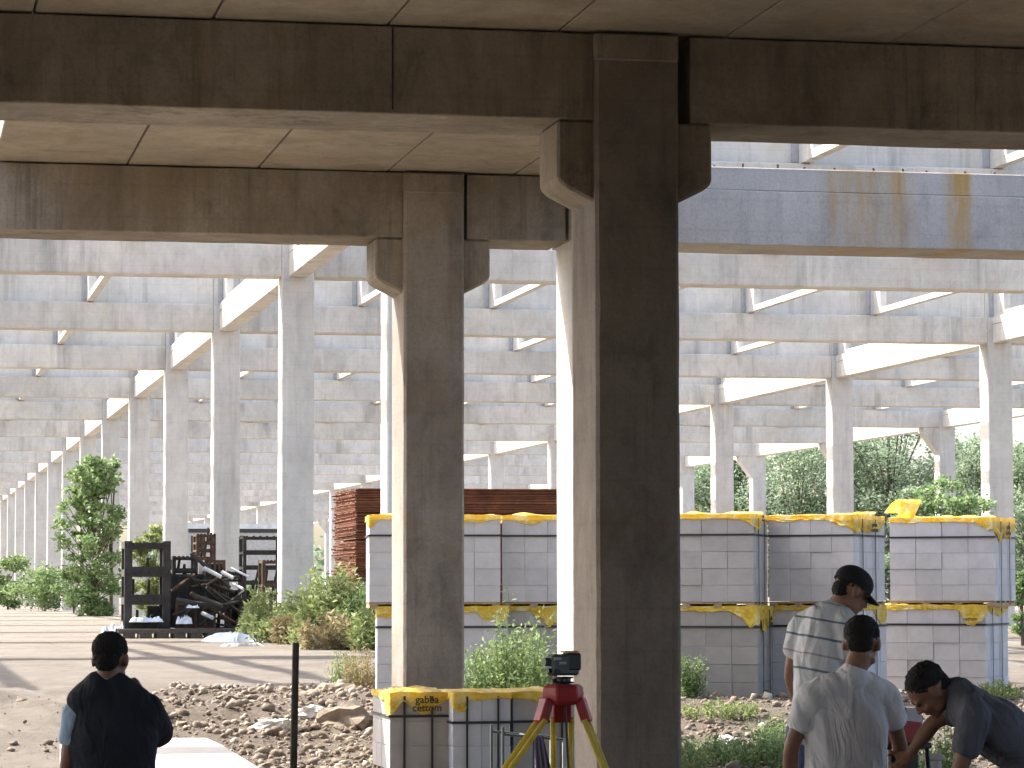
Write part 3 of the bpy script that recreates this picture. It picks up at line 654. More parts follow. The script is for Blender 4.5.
# near packs
def near_pack():
    zc=26.0; g0=-.02; rh=.205; rows=3; pal=.10; z=1.7-.93-rows*rh-pal
    loc,rz=pack_px(389,0,zc,0,.55,.95,z); rz=-math.atan2(loc[0],loc[1])+.175
    a=at(389,588,zc); R=lambda rz:(Vector((math.cos(rz),math.sin(rz),0)),Vector((-math.sin(rz),math.cos(rz),0)))
    def place(px,zc_,wd,dp):
        a=at(px,588,zc_); u,v=R(0.0); c=Vector((a.x,a.y,z))+u*wd/2+v*dp/2; return c
    c=place(390,26.0,.53,.95); pack(c,0,.53,.95,rows,rh,1,4,'nearest dark block pack with printed yellow film behind the tripod',
        [(tp(.53,.95,x=.03),.24,.135),(.985,.16,.2),(0.0,.12,.18)],11,m='block_dark',pal=pal,group='near block packs',vstraps=(-.14,.10),hstrap=.16,text=None,side_straps=False)
    o=c; textmesh('lettering',TXT,.088,[x for x in bpy.data.objects if x.get('label','').startswith('nearest dark block pack')][0],(.045,-.95/2-.075,pal+rows*rh-.045),(PI/2,0,0),MT['ink'])
    c=place(453,25.9,.5,.95); pack(c,0,.5,.95,rows,rh,2,4,'pack beside the printed film, coloured light bluish grey for skylight',[(tp(.5,.95,x=-.2),.1,.16)],12,m='block_skylit',pal=pal,group='near block packs',vstraps=(-.13,.14),hstrap=.21,side_straps=False)  # separate pack added as a skylit strip, its light painted in the blocks
    c=place(513,26.1,.95,.95); pack(c,0,.95,.95,rows,rh,4,4,'dark pack partly behind the tripod head',[(tp(.95,.95,x=-.2),.12,.1)],13,m='block_dark',pal=pal,group='near block packs',vstraps=(-.05,),hstrap=.21,side_straps=False)
near_pack()
# ---------------------------------------------------------------- rusty mesh stack
def mesh_stack():
    a=ony(355,588,66.0); wd,dp=4.9,3.3
    tot=(588-489)*67.6/3041+1.25; th=tot/3
    for k,l in enumerate(('bottom bundle of the rusty mesh stack','middle bundle of the rusty mesh stack','top bundle of the rusty mesh stack')):
        r=empty('rebar_mesh_bundle',(a.x+wd/2,a.y+dp/2,G+k*th),rnd.uniform(-.01,.01),'rusty brown reinforcing mesh, '+l,'mesh bundle','bundles of rusty reinforcing mesh')
        bm=BM(); n=16; g=random.Random(k)
        for j in range(n):
            z=.05+(th-.09)*j/(n-1)
            ox=g.uniform(-.05,.05); oy=g.uniform(-.05,.05)
            for i in range(27):
                x=-wd/2+.02+i*(wd-.04)/26; bar(bm,(x+ox,-dp/2+oy,z),(x+ox,dp/2+oy,z+g.uniform(-.03,.03)),.014,4)
            for i in range(19):
                y=-dp/2+.02+i*(dp-.04)/18; bar(bm,(-wd/2+ox+g.uniform(-.05,.05),y+oy,z+.016),(wd/2+ox,y+oy,z+.016+g.uniform(-.03,.03)),.014,4)
        obj('mesh_sheets',bm,MT['rustbar'],r)
        bm=BM(); 
        for j in range(30):
            z=.04+(th-.08)*j/29; q_=g.uniform(.0,.05); box(bm,-wd/2+q_,wd/2-q_,-dp/2+q_,dp/2-q_,z-.012,z+.012)
        obj('inner_sheets',bm,MT['rustbar'],r)
        bm=BM()
        for x in (-wd*.35,0,wd*.35): box(bm,x-.05,x+.05,-dp/2+.04,dp/2-.04,0,.035)
        obj('spacer',bm,MT['darkwood'],r)
mesh_stack()
# ---------------------------------------------------------------- rack heap
def frame(bm,x0,x1,z0,z1,y,t=.13,d=.12):
    box(bm,x0,x1,y,y+d,z0,z0+t); box(bm,x0,x1,y,y+d,z1-t,z1); box(bm,x0,x0+t,y,y+d,z0+t,z1-t); box(bm,x1-t,x1,y,y+d,z0+t,z1-t)
def P2(px,py,Y): 
    q=ony(px,py,Y); return q
def rack(pxl,pxr,pyb,pyt,Y,label,tiers,seed,dp=1.1,studs=True,group='dark steel racks and frames',m='rack',t=.14):
    a=ony(pxl,pyb,Y); b=ony(pxr,pyt,Y); x0,x1=0,b.x-a.x; z0=0; z1=b.z-a.z
    r=empty('steel_rack',(a.x,a.y,a.z),0,label,'steel rack',group); g=random.Random(seed)
    for x in (x0,x1-t):
        for y in (0,dp-.12): bm=BM(); box(bm,x,x+t,y,y+.12,0,z1); obj('post',bm,MT[m],r,bevel=.01)
    for k in range(tiers+1):
        z=(z1-t)*k/tiers; bm=BM()
        for y in (-.004,dp-.116): box(bm,x0+.004,x1-.004,y,y+.12,z,z+t*(1.3 if k<tiers else .8))
        for x in (x0+.002,x1-t+.002): box(bm,x,x+t-.02,.1,dp-.1,z+.01,z+t-.01)
        if studs:
            for i in range(6): x=x0+(i+.5)*(x1-x0)/6; bar(bm,(x,-.06,z+t*.6),(x,0,z+t*.6),.05,6)
        obj('cross_rail',bm,MT[m],r)
    for i in range(5): bm=BM(); x=x0+g.uniform(.2,.9)*(x1-x0); zb=(z1-t)*g.randrange(tiers)/tiers+t; bar(bm,(x,g.uniform(.1,dp-.1),zb),(x,.2,zb+g.uniform(.25,.5)),.04,5); obj('upright_pin',bm,MT[m],r)
    return r
rack(124,171,633,541,77.6,'tall open dark rack with two square openings at the left of the heap',3,1,t=.2)
rack(172,198,600,556,78.6,'small grated dark frame in the middle of the heap',3,2,.9,t=.10)
rack(205,246,633,571,78.0,'leaning dark rack in front of the second column',2,3,.9,t=.11)
rack(243,284,600,536,90,'stack of dark shelves between the two left columns',4,4,1.2,t=.10)
rack(196,216,560,534,92,'brown rusty rack behind the second column',3,5,1.0,m='rackrust',t=.08)
rack(262,284,612,560,88,'lower brown frame behind the pale weed',2,6,1.0,m='rackrust',t=.1)
def heap_boxes():
    g=random.Random(9)
    items=[(170,606,205,574,78.4,'dark steel box lying under the grated frame'),(176,630,215,602,77.8,'dark crate at the heap foot'),(148,628,176,606,78.3,'low dark crate inside the heap'),(205,606,225,560,79.2,'upright dark panel box behind the leaning rack'),(225,628,252,590,79,'dark bin at the right end of the heap')]
    for i,(pl,pb,pr,pt,Y,l) in enumerate(items):
        a=ony(pl,pb,Y);b=ony(pr,pt,Y); w_,h_=b.x-a.x,b.z-a.z
        r=empty('steel_crate',(a.x,a.y,a.z),g.uniform(-.15,.15),l,'crate','dark crates in the heap')
        bm=BM(); box(bm,0,w_,.03,.8,.03,h_*.93); obj('crate_body',bm,MT['rack'],r,bevel=.02)
        bm=BM(); frame(bm,-.02,w_+.02,0,h_,-.02,.08,.06); 
        for k in range(3): x=w_*(k+1)/4; box(bm,x-.03,x+.03,-.01,.03,.08,h_-.08)
        obj('crate_frame',bm,MT['rackrust'] if i%2 else MT['rack'],r)
heap_boxes()
def plank(a,b,r,label,m,cat='pipe',name='pipe',grp='pipes sticking out of the heap'):
    a,b=Vector(a),Vector(b); bm=BM(); bar(bm,(0,0,0),b-a,r,10); bar(bm,(b-a)*.02,(b-a)*.05,r*1.12,10)
    tag(obj(name,bm,MT[m],loc=a),label,cat,grp)
plank(ony(204,568,77.4),ony(221,577,77.2),.05,'pale pipe end at the left top of the leaning rack','greymetal'); plank(ony(222,572,77.4),ony(233,578,77.2),.05,'middle pale pipe end on the leaning rack','greymetal')
plank(ony(231,568,77.6),ony(249,577,77.2),.03,'thin pale pipe on the right of the leaning rack','greymetal'); plank(ony(233,584,77.5),ony(243,589,77.2),.04,'short pale pipe below the others','greymetal'); plank(ony(202,613,77.3),ony(213,618,77.1),.05,'pale pipe low in the heap','greymetal')
plank(ony(176,600,77.3),ony(222,608,77.2),.07,'dark pipe lying across the heap','rack'); plank(ony(195,596,77.2),ony(222,606,77.0),.06,'dark sloping pipe on the heap','rack')
g_=random.Random(21)
for i in range(30):
    px=g_.uniform(168,246); py=g_.uniform(566 if px<200 else 575,630); a=ony(px,py,g_.uniform(77.4,78.6)); an=g_.uniform(-.9,.9); L=g_.uniform(.5,1.5)
    b=a+Vector((math.cos(an),g_.uniform(-.3,.3),math.sin(an)*.8))*L*(1 if px<222 else -1); b.z=max(b.z,G+.05); bm=BM(); d=b-a; bar(bm,(0,0,0),d,g_.uniform(.025,.06),4 if i%2 else 6)
    tag(obj('steel_bar',bm,MT['rackrust' if i%5==0 else 'rack'],loc=a),'dark steel bar jumbled among the racks and crates of the heap','bar','dark bars jumbled in the heap')
def long_skid():
    a=ony(118,637,76.9); b=ony(236,634,76.9); r=empty('timber_skid',a+Vector((0,0,-.02)),0,'dark timber skid under the steel heap','skid'); L=b.x-a.x
    bm=BM(); box(bm,0,L,0,.15,.1,.22); box(bm,0,L,.8,.95,.1,.22); obj('runner',bm,MT['darkwood'],r,bevel=.01)
    for i in range(7):
        bm=BM(); x=L*(i+.3)/7; box(bm,x,x+.3,-.02,1.0,-.02,.1); obj('foot_block',bm,MT['darkwood'],r)
long_skid()
def crumple(name,p,sx,sy,sz,label,m,seed,cat='plastic sheet',grp='plastic sheets on the heap'):
    bm=BM(); nx,ny=22,12; V=[]
    for j in range(ny+1):
        for i in range(nx+1):
            u=i/nx-.5; v=j/ny-.5; e=1-max(abs(u),abs(v))*2
            x=sx*u*(1+.25*noise.noise(Vector((v*3,seed,0)))); y=sy*v*(1+.25*noise.noise(Vector((u*3,seed,4))))
            V.append(bm.verts.new((x,y,sz*(.30+.55*noise.noise(Vector((u*3.5,v*3,seed+9)))+.55*abs(noise.noise(Vector((u*8,v*7,seed)))))*min(1,e*7+.02))))
    for j in range(ny):
        for i in range(nx): a=j*(nx+1)+i; bm.faces.new((V[a],V[a+1],V[a+nx+2],V[a+nx+1]))
    tag(obj(name,bm,MT[m],loc=p),label,cat,grp)
q=ony(248,641,72.0); crumple('plastic_sheet',(q.x,q.y,G),1.9,2.2,.30,'silvery plastic sheet on the ground right of the heap','whitefilm',1)


q=ony(113,634,78); crumple('plastic_sheet',(q.x,q.y,G),.6,.7,.5,'white plastic bag at the left foot of the rack','whitefilm',2)
q=ony(146,618,77.3); crumple('plastic_sheet',(q.x,q.y,q.z-.1),.8,.5,.22,'white plastic bunched inside the bottom of the tall rack','whitefilm',3)
q=ony(184,620,77.3); crumple('plastic_sheet',(q.x,q.y,q.z-.1),.4,.4,.28,'bluish plastic hanging from the heap middle','whitefilm',4)
q=ony(193,608,77.2); crumple('plastic_sheet',(q.x,q.y,q.z),.3,.3,.12,'pale scrap on top of the heap','whitefilm',5)
q=ony(215,632,70); crumple('rubble_scrap',(ony(242,651,66).x,66,G),.9,.4,.1,'small white rubble scrap on the road by the weeds','ground_slab',6,'scrap',None)
# white cabin behind the racks
a=ony(187,560,118); b=ony(215,516,118); r=empty('site_cabin',a,0,'white site cabin with dark windows behind the second column','cabin'); W_,H_=b.x-a.x+2.5,b.z-a.z
bm=BM(); box(bm,0,W_,0,2.5,-.9,H_-.5); obj('wall',bm,MT['greymetal'],r); bm=BM(); box(bm,-.1,W_+.1,-.1,2.6,H_-.496,H_-.3); obj('roof',bm,MT['whitefilm'],r)
bm=BM(); box(bm,.05,W_-.05,-.04,0,H_*.62,H_*.8); obj('window',bm,MT['glass'],r)
for i in range(3): bm=BM(); box(bm,.15+i*.75,.7+i*.75,-.03,0,.15,H_*.55); obj('window',bm,MT['glass'],r)
# ---------------------------------------------------------------- stake
a=at(296,643,17.5); b=at(291,775,17.2); bm=BM(); bar(bm,(0,0,0),a-Vector((b.x,b.y,-.2)),.024,7,.02)
tag(obj('stake',bm,MT['darkwood'],loc=(b.x,b.y,-.2)),'dark upright stake standing in front of the rubble','stake')
# ---------------------------------------------------------------- tripod with level
def tripod():
    zc=14.0; c=at(563,694,zc); gzz=-.2
    MT['red']=plain('red paint',(.42,.03,.035),.5,.3,10); MT['ytim']=plain('yellow painted timber',(.78,.58,.07),.55,.25,8); MT['orange']=plain('orange paint',(.55,.12,.03),.5)
    MT['instr']=plain('grey green instrument plastic',(.10,.12,.115),.45,.2); MT['blk']=plain('black plastic',(.012,.012,.014),.4)
    r=empty('survey_tripod',(c.x,c.y,gzz),0,'yellow legged survey tripod with dark red head in front of the large column','tripod')
    h=c.z-gzz
    bm=BM(); lathe(bm,[(.07,h-.05),(.095,h-.035),(.10,h+.0),(.095,h+.035),(.075,h+.045)],n=6); obj('head_plate',bm,MT['red'],r,bevel=.006)
    def legs(feet,k):
        d=Vector((math.cos(feet),math.sin(feet),0)); s=Vector((-d.y,d.x,0)); top=d*.085+Vector((0,0,h-.03)); kn=d*.105+Vector((0,0,h-.115))
        lg=empty('leg',(0,0,0)); lg.parent=r
        bm=BM(); 
        Mx=Matrix.Translation((top+kn)/2)@Matrix.Rotation(feet,4,'Z')@Matrix.Rotation(math.radians(-18),4,'Y'); box(bm,-.022,.022,-.042,.042,-.06,.055,Mx); obj('hinge_bracket',bm,MT['red'],lg,bevel=.006)
        foot=d*(1.12 if k==0 else .62); foot.z=0; mid=kn.lerp(foot,.5)
        for sgn in (-1,1):
            bm=BM(); a=kn+s*.042*sgn-Vector((0,0,.0)); b=kn.lerp(foot,.62)+s*.024*sgn; bar(bm,a,b,.0135,8)
            obj('rail',bm,MT['ytim'],lg)
        bm=BM(); bar(bm,kn.lerp(foot,.42),kn.lerp(foot,.97),.016,8); obj('lower_leg',bm,MT['orange'] if k==1 else MT['ytim'],lg)
        bm=BM(); lathe(bm,[(.024,0),(.024,.05),(.018,.055)],tuple(kn.lerp(foot,.6)),8); obj('clamp',bm,MT['red'],lg)
        bm=BM(); bar(bm,kn.lerp(foot,.96),foot+Vector((0,0,-.02)),.012,6,.002); obj('spike',bm,MT['rack'],lg)
    for k,an in enumerate((math.radians(190),math.radians(-22),math.radians(80))): legs(an,k)
    bm=BM(); bar(bm,(.01,0,h-.05),(.03,-.01,h-.5),.006,5); obj('plumb_cord',bm,MT['blk'],r)
    L=empty('survey_level',(c.x,c.y,c.z+.048),math.radians(12),'dark green grey survey level with orange top on the tripod','survey level')
    bm=BM(); lathe(bm,[(.05,0),(.052,.008),(.03,.012),(.03,.02),(.048,.024),(.048,.032)],n=20); obj('base_plate',bm,MT['blk'],L)
    for i in range(3):
        t=2*PI*i/3+.5; bm=BM(); lathe(bm,[(.011,.008),(.013,.012),(.013,.024),(.010,.028)],(.04*math.cos(t),.04*math.sin(t),0),10); obj('levelling_screw',bm,MT['blk'],L)
    bm=BM(); box(bm,-.07,.07,-.04,.04,.036,.135); obj('housing',bm,MT['instr'],L,bevel=.012)
    bm=BM(); box(bm,.01,.076,-.045,.045,.06,.14); obj('side_cover',bm,MT['blk'],L,bevel=.008)
    bm=BM(); box(bm,.0,.072,-.02,.03,.1415,.149); obj('top_mark',bm,MT['orange'],L)
    bm=BM(); bar(bm,(-.06,0,.1),(-.095,0,.1),.02,14); obj('eyepiece',bm,MT['instr'],L)
    bm=BM(); bar(bm,(-.05,-.04,.055),(-.05,-.06,.055),.012,12); bar(bm,(-.085,-.02,.06),(-.07,-.02,.06),.012,12); obj('focus_knob',bm,MT['blk'],L)
    for i,(x,z) in enumerate(((-.045,.115),(-.02,.095))):
        bm=BM(); box(bm,x-.018,x+.018,-.0445,-.041,z-.006,z+.006); obj('label_plate',bm,MT['greymetal'],L)
tripod()
# trestle with purple cloth behind the tripod
def trestle():
    MT['purple']=cloth('purple patterned cloth',(.22,.19,.28),1.0)
    a=at(503,768,20.5); r=empty('metal_trestle',(a.x,a.y,gz(a.x,a.y)),0,'pale tubular metal trestle behind the left tripod leg','trestle'); z1=at(503,727,20.5).z-gz(a.x,a.y)
    for x in (0,): 
        [(lambda b:(bar(b,(x,y,0),(x,y,z1),.010,8),obj('post',b,MT['instr'],r)))(BM()) for y in (0,.4)]
    for y in (0,.4):
        bm=BM(); bar(bm,(0,y,z1-.05),(.42,y,z1-.09),.009,8); obj('crossbar',bm,MT['instr'],r)
    [(lambda b:(bar(b,(.42,y,z1-.09),(.42,y,0),.012,8),obj('post',b,MT['greymetal'],r)))(BM()) for y in (0,.4)]
    bm=BM(); bar(bm,(.2,0,z1-.07),(.2,.4,z1-.07),.009,8); obj('crossbar',bm,MT['instr'],r)
    bm=BM(); V=[]; nx,nz=16,14
    for j in range(nz+1):
        for i in range(nx+1):
            u=i/nx;v=j/nz; x=.20+.20*u*(.35+.65*v); V.append(bm.verts.new((x,-.03+.03*math.sin(u*22+v*2)*(.3+v),z1-.06-.55*v)))
    for j in range(nz):
        for i in range(nx): q=j*(nx+1)+i; bm.faces.new((V[q],V[q+1],V[q+nx+2],V[q+nx+1]))
    o=obj('cloth',bm,MT['purple'],smooth=True,loc=r.location); tag(o,'purple patterned cloth hanging from the trestle','cloth')
trestle()
# ---------------------------------------------------------------- people
def remesh(bm,voxel,smooth=6):
    me=bpy.data.meshes.new('tmp'); bmesh.ops.recalc_face_normals(bm,faces=bm.faces[:]); bm.to_mesh(me); bm.free(); o=bpy.data.objects.new('tmp',me); COL.objects.link(o)
    m=o.modifiers.new('r','REMESH'); m.mode='VOXEL'; m.voxel_size=voxel
    s=o.modifiers.new('s','SMOOTH'); s.factor=.5; s.iterations=smooth
    dg=bpy.context.evaluated_depsgraph_get(); dg.update(); me2=bpy.data.meshes.new_from_object(o.evaluated_get(dg)); bpy.data.objects.remove(o); bpy.data.meshes.remove(me); return me2
def ell(bm,c,r,rot=None,seg=16):
    Mx=Matrix.Translation(c)@(rot.to_matrix().to_4x4() if rot is not None else Matrix())@Matrix.Diagonal((*r,1))
    bmesh.ops.create_uvsphere(bm,u_segments=seg,v_segments=seg*3//4,radius=1,matrix=Mx)
def limb(bm,pts,rad,lat=None,n=14,flat=None):
    # tapered tube; rad entries r or (r_lateral, r_other); lat = lateral axis; rounded ends
    pts=[Vector(p) for p in pts]; R=[r if isinstance(r,tuple) else (r,r) for r in rad]
    # densify
    P=[];Q=[]
    for i in range(len(pts)-1):
        for k in range(4):
            t=k/4; P.append(pts[i].lerp(pts[i+1],t)); tt=t*t*(3-2*t); Q.append((R[i][0]*(1-tt)+R[i+1][0]*tt,R[i][1]*(1-tt)+R[i+1][1]*tt))
    P.append(pts[-1]);Q.append(R[-1]); m=len(P)
    for _ in range(2): P=[P[0]]+[(P[i-1]+P[i]*2+P[i+1])/4 for i in range(1,m-1)]+[P[-1]]
    rings=[]
    def ring(c,d,q,s):
        l=(lat if lat is not None else Vector((1,.01,.02))); l=(l-d*l.dot(d)).normalized(); o=d.cross(l)
        return [bm.verts.new(c+l*math.cos(2*PI*i/n)*q[0]*s+o*math.sin(2*PI*i/n)*q[1]*s) for i in range(n)]
    d0=(P[1]-P[0]).normalized(); d1=(P[-1]-P[-2]).normalized()
    for a in (.25,.6,.87): 
        rings.append(ring(P[0]-d0*min(Q[0])*.6*math.sqrt(1-a*a),d0,Q[0],a))
    for i in range(m):
        d=(P[min(i+1,m-1)]-P[max(i-1,0)]).normalized(); rings.append(ring(P[i],d,Q[i],1))
    for a in (.87,.6,.25): rings.append(ring(P[-1]+d1*min(Q[-1])*.6*math.sqrt(1-a*a),d1,Q[-1],a))
    for A,B in zip(rings,rings[1:]):
        for i in range(n): j=(i+1)%n; bm.faces.new((A[i],A[j],B[j],B[i]))
    bm.faces.new(rings[0][::-1]); bm.faces.new(rings[-1])
def hand(bm,wr,d,nrm,side,curl=.6):
    # wr wrist, d direction of hand, nrm palm normal (fingers curl toward it), side +1: thumb on +lateral
    d=d.normalized(); nrm=(nrm-d*nrm.dot(d)).normalized(); l=d.cross(nrm)*side
    limb(bm,[wr,wr+d*.045,wr+d*.088],[(.026,.018),(.040,.016),(.040,.013)],lat=l,n=12)
    for k,(o,L) in enumerate(((.030,.072),(.010,.080),(-.010,.074),(-.029,.058))):
        p=wr+d*.084+l*o; c=curl*(1+.12*k); dd=(d+l*o*.8).normalized(); pts=[p-d*.02]
        seg=[L*.45,L*.3,L*.25]; ang=c*.5
        q=p.copy(); 
        for s_ in seg:
            dir_=(dd*math.cos(ang)+nrm*math.sin(ang)).normalized(); pts.append(q.copy()); q=q+dir_*s_; ang+=c*.8
        pts.append(q); limb(bm,pts,[.0092,.0092,.0088,.0082,.0070],lat=l,n=8)
    p=wr+d*.022+l*.026; a=p+(d*.45+l*.8+nrm*.35).normalized()*.038; b=a+(d*.85+l*.3+nrm*.45).normalized()*.030; c=b+(d*.9+nrm*.5).normalized()*.024
    limb(bm,[p-l*.01,a,b,c],[.0135,.012,.0105,.0085],lat=nrm,n=8)
def head_parts(bm,C,q,k=1.0):
    def e(x,y,z,a,b,c,rx=0): ell(bm,C+q@Vector((x,y,z))*k,(a*k,b*k,c*k),q@Quaternion((1,0,0),rx) if rx else q)
    e(0,-.012,.030,.077,.096,.086); e(0,.018,-.030,.062,.070,.078); e(0,.040,-.075,.040,.040,.034); e(0,.062,-.093,.022,.020,.018)
    for s in (-1,1):
        e(s*.080,-.012,-.008,.009,.021,.033); e(s*.072,-.002,-.012,.010,.016,.022); e(s*.036,.062,-.028,.022,.020,.020); e(s*.030,.078,.020,.024,.014,.009)
        e(s*.045,.02,-.065,.018,.035,.022); e(s*.010,.098,-.030,.009,.010,.008)
    e(0,.094,-.012,.009,.012,.026,.35); e(0,.103,-.027,.011,.012,.010); e(0,.083,-.052,.023,.011,.006); e(0,.080,-.061,.020,.011,.006)
def person(name,J,hq,label,skin,shirt,trou,sleeve='short',vest=None,cap=False,polo=False,hr=.97,hs=1.1,hc=(.5,.5),hands=None,shoes=True,wide=1.0):
    zmin=min(J['aL'].z,J['aR'].z)-.09
    org=Vector(((J['aL'].x+J['aR'].x)/2,(J['aL'].y+J['aR'].y)/2,zmin)); J={k:Vector(v)-org for k,v in J.items()}
    r=empty(name,org,0,label,'person','workers on the site')
    lat=(J['sR']-J['sL']).normalized(); mid=(J['sL']+J['sR'])/2; C=J['head']
    latp=(J['hR']-J['hL']).normalized(); pel=J['pel']; che=mid.lerp(pel,.32)
    # body
    bm=BM(); head_parts(bm,C,hq,hs)
    nb=J['neck']; hb=C+hq@Vector((0,-.025,-.05))*hs
    limb(bm,[nb.lerp(mid,.6),nb,nb.lerp(hb,.5),hb],[.060,.064,.060,.057])
    back=(pel-mid).normalized().cross(lat)  # forward/back axis
    ins=lambda v:v*.86
    limb(bm,[mid+(mid-pel).normalized()*.02,che,mid.lerp(pel,.65),pel],[(.11,.065),(.14,.085),(.12,.085),(.14,.09)],lat=lat,n=20)
    for s in 'LR':
        S_,E_,W_=J['s'+s],J['e'+s],J['w'+s]
        limb(bm,[mid.lerp(S_,.5),S_,S_.lerp(E_,.5),E_,E_.lerp(W_,.3),W_],[.055,.056,.047,.039,.041,.026])
        hd=hands.get(s) if hands else None
        dv=(W_-E_).normalized(); nn=-lat if s=='R' else lat
        if hd: dv,nn,cu=Vector(hd[0]).normalized(),Vector(hd[1]),hd[2]
        else: cu=.5
        hand(bm,W_,dv,nn,(1 if s=='R' else -1),cu)
        H,K,A=J['h'+s],J['k'+s],J['a'+s]
        limb(bm,[H,H.lerp(K,.5),K,K.lerp(A,.3),A],[.082,.068,.050,.052,.034])
        f=J['fwd']+org; f=f.normalized() if f.length>0 else Vector((0,1,0))
        limb(bm,[A+Vector((0,0,-.02))-f*.04,A+f*.06+Vector((0,0,-.045)),A+f*.14+Vector((0,0,-.06))],[.036,.034,.022])
    me=remesh(bm,.0075,5); me.materials.append(MT[skin]); me.polygons.foreach_set('use_smooth',[True]*len(me.polygons))
    bo=bpy.data.objects.new('body',me); COL.objects.link(bo); bo.parent=r
    # eyes
    for s in (-1,1):
        b2=BM(); ell(b2,C+hq@Vector((s*.031,.079,.006))*hs,(.013,.010,.010)); obj('eye',b2,MT['eye'],r,smooth=True)
    # hair
    bm=BM()
    hr=hr*hs; ell(bm,C+hq@Vector((0,-.022,.044))*hs,(.083*hr,.098*hr,.084*hr),hq,24); ell(bm,C+hq@Vector((0,-.058,-.010))*hs,(.062*hr,.052*hr,.058*hr),hq)
    me=remesh(bm,.0065,4)
    nn_=[v.normal.copy() for v in me.vertices]
    for v,n_ in zip(me.vertices,nn_): v.co+=n_*(.004*noise.noise(v.co*30)+.005*noise.noise(v.co*90)+.005*noise.noise(v.co*190))
    me.materials.append(MT['hair']); ho=bpy.data.objects.new('hair',me); COL.objects.link(ho); ho.parent=r
    me.polygons.foreach_set('use_smooth',[True]*len(me.polygons))
    # shirt
    def garment(nm,bm,mname,seed,amp=.012,vox=.011,cut=None):
        me=remesh(bm,vox,4)
        nn_=[v.normal.copy() for v in me.vertices]
        for v,n_ in zip(me.vertices,nn_):
            p=v.co.copy(); v.co=p+n_*(amp*noise.noise(Vector((p.x*6,p.y*6,p.z*3.2+seed)))+amp*.7*noise.noise(Vector((p.x*15+p.z*9,p.y*15,p.z*7+seed))))
        me.materials.append(MT[mname]); me.polygons.foreach_set('use_smooth',[True]*len(me.polygons))
        g_=bpy.data.objects.new(nm,me); COL.objects.link(g_); g_.parent=r; return g_
    bm=BM(); up=(mid-pel).normalized()
    limb(bm,[nb+(nb-mid)*.1,mid+up*.02,che,mid.lerp(pel,.65),pel-up*.02,pel-up*.10],[(.088,.080),(.165*wide,.115),(.20*wide,.142),(.19*wide,.138),(.192*wide,.14),(.194*wide,.14)],lat=lat,n=24)
    for s in 'LR':
        S_,E_=J['s'+s],J['e'+s]; 
        limb(bm,[nb.lerp(S_,.35)-up*.01,S_-up*.0,S_.lerp(E_,.35),S_.lerp(E_,.56)],[.080,.080,.075,.075])
    garment('shirt',bm,shirt,1)
    if polo or True:
        bm=BM(); k=12
        ax=(hb-nb).normalized(); limb(bm,[nb-ax*.012,nb+ax*.028],[(.088,.080),(.070,.066)] if polo else [(.083,.075),(.074,.070)],lat=lat,n=16); obj('collar',bm,MT[shirt],r,smooth=True)
    if vest:
        bm=BM(); limb(bm,[nb+(nb-mid)*.05,mid+up*.025,che,mid.lerp(pel,.65),pel-up*.02,pel-up*.16],[(.100,.098),(.178*wide,.135),(.216*wide,.165),(.208*wide,.160),(.21*wide,.162),(.212*wide,.162)],lat=lat,n=24)
        for s in 'LR':
            S_=J['s'+s]; limb(bm,[nb.lerp(S_,.1),nb.lerp(S_,.45),nb.lerp(S_,.80)-up*.008],[.098,.100,.098])
            if s=='R': E_=J['eR']; limb(bm,[S_-up*.0,S_.lerp(E_,.5),S_.lerp(E_,.85)],[.096,.090,.082])
        garment('vest',bm,vest,5,.010)
    # trousers
    bm=BM(); limb(bm,[pel+up*.03,pel-up*.05,(J['hL']+J['hR'])/2-Vector((0,0,.03))],[(.155,.108),(.172,.122),(.165,.12)],lat=latp,n=20)
    for s in 'LR':
        H,K,A=J['h'+s],J['k'+s],J['a'+s]; limb(bm,[H,H.lerp(K,.5),K,K.lerp(A,.5),A.lerp(K,.06)],[.098,.090,.072,.066,.060])
    garment('trousers',bm,trou,9,.010)
    for s in 'LR':
        A=J['a'+s]; f=(J['fwd']+org).normalized(); bm=BM()
        limb(bm,[A+Vector((0,0,-.035))-f*.05,A+f*.05+Vector((0,0,-.045)),A+f*.15+Vector((0,0,-.058))],[(.042,.048),(.046,.042),(.040,.030)],lat=f.cross(Vector((0,0,1)))); obj('shoe',bm,MT['darkwood'],r,smooth=True)
    if cap:
        bm=BM(); 
        ell(bm,C+hq@Vector((0,-.014,.050))*hs,(.090*hs,.106*hs,.080*hs),hq,24)
        inv=hq.inverted(); 
        dead=[v for v in bm.verts if (inv@(v.co-C)).z<.028*hs]; bmesh.ops.delete(bm,geom=dead,context='VERTS'); 
        ed=[e for e in bm.edges if e.is_boundary]; rr=bmesh.ops.extrude_edge_only(bm,edges=ed); 
        for v in [x for x in rr['geom'] if isinstance(x,bmesh.types.BMVert)]: v.co=v.co+hq@Vector((0,0,-.014))
        co=obj('cap',bm,MT['capcloth'],r,smooth=True)
        bm=BM(); V=[]
        for j in range(5):
            for i in range(13):
                a=math.radians(-62+124*i/12); rr_=.095+.075*j/4*math.cos(a*.9); x=math.sin(a)*(.088+.004*j); y=math.cos(a)*rr_ -.008
                V.append(bm.verts.new(C+hq@Vector((x,y,.030-.018*j/4-.35*x*x*(1+j)/1.5))*hs))
        for j in range(4):
            for i in range(12): q_=j*13+i; bm.faces.new((V[q_],V[q_+1],V[q_+14],V[q_+13]))
        geo=bmesh.ops.solidify(bm,geom=bm.faces[:],thickness=.004); obj('peak',bm,MT['capcloth'],co,smooth=True)
    return r
def hquat(fwd,up=(0,0,1)):
    f=Vector(fwd).normalized(); u=Vector(up); x=f.cross(u).normalized(); u=x.cross(f); return Matrix((x,f,u)).transposed().to_quaternion()
MT['capcloth']=cloth('black cap cloth',(.018,.018,.022),.4)
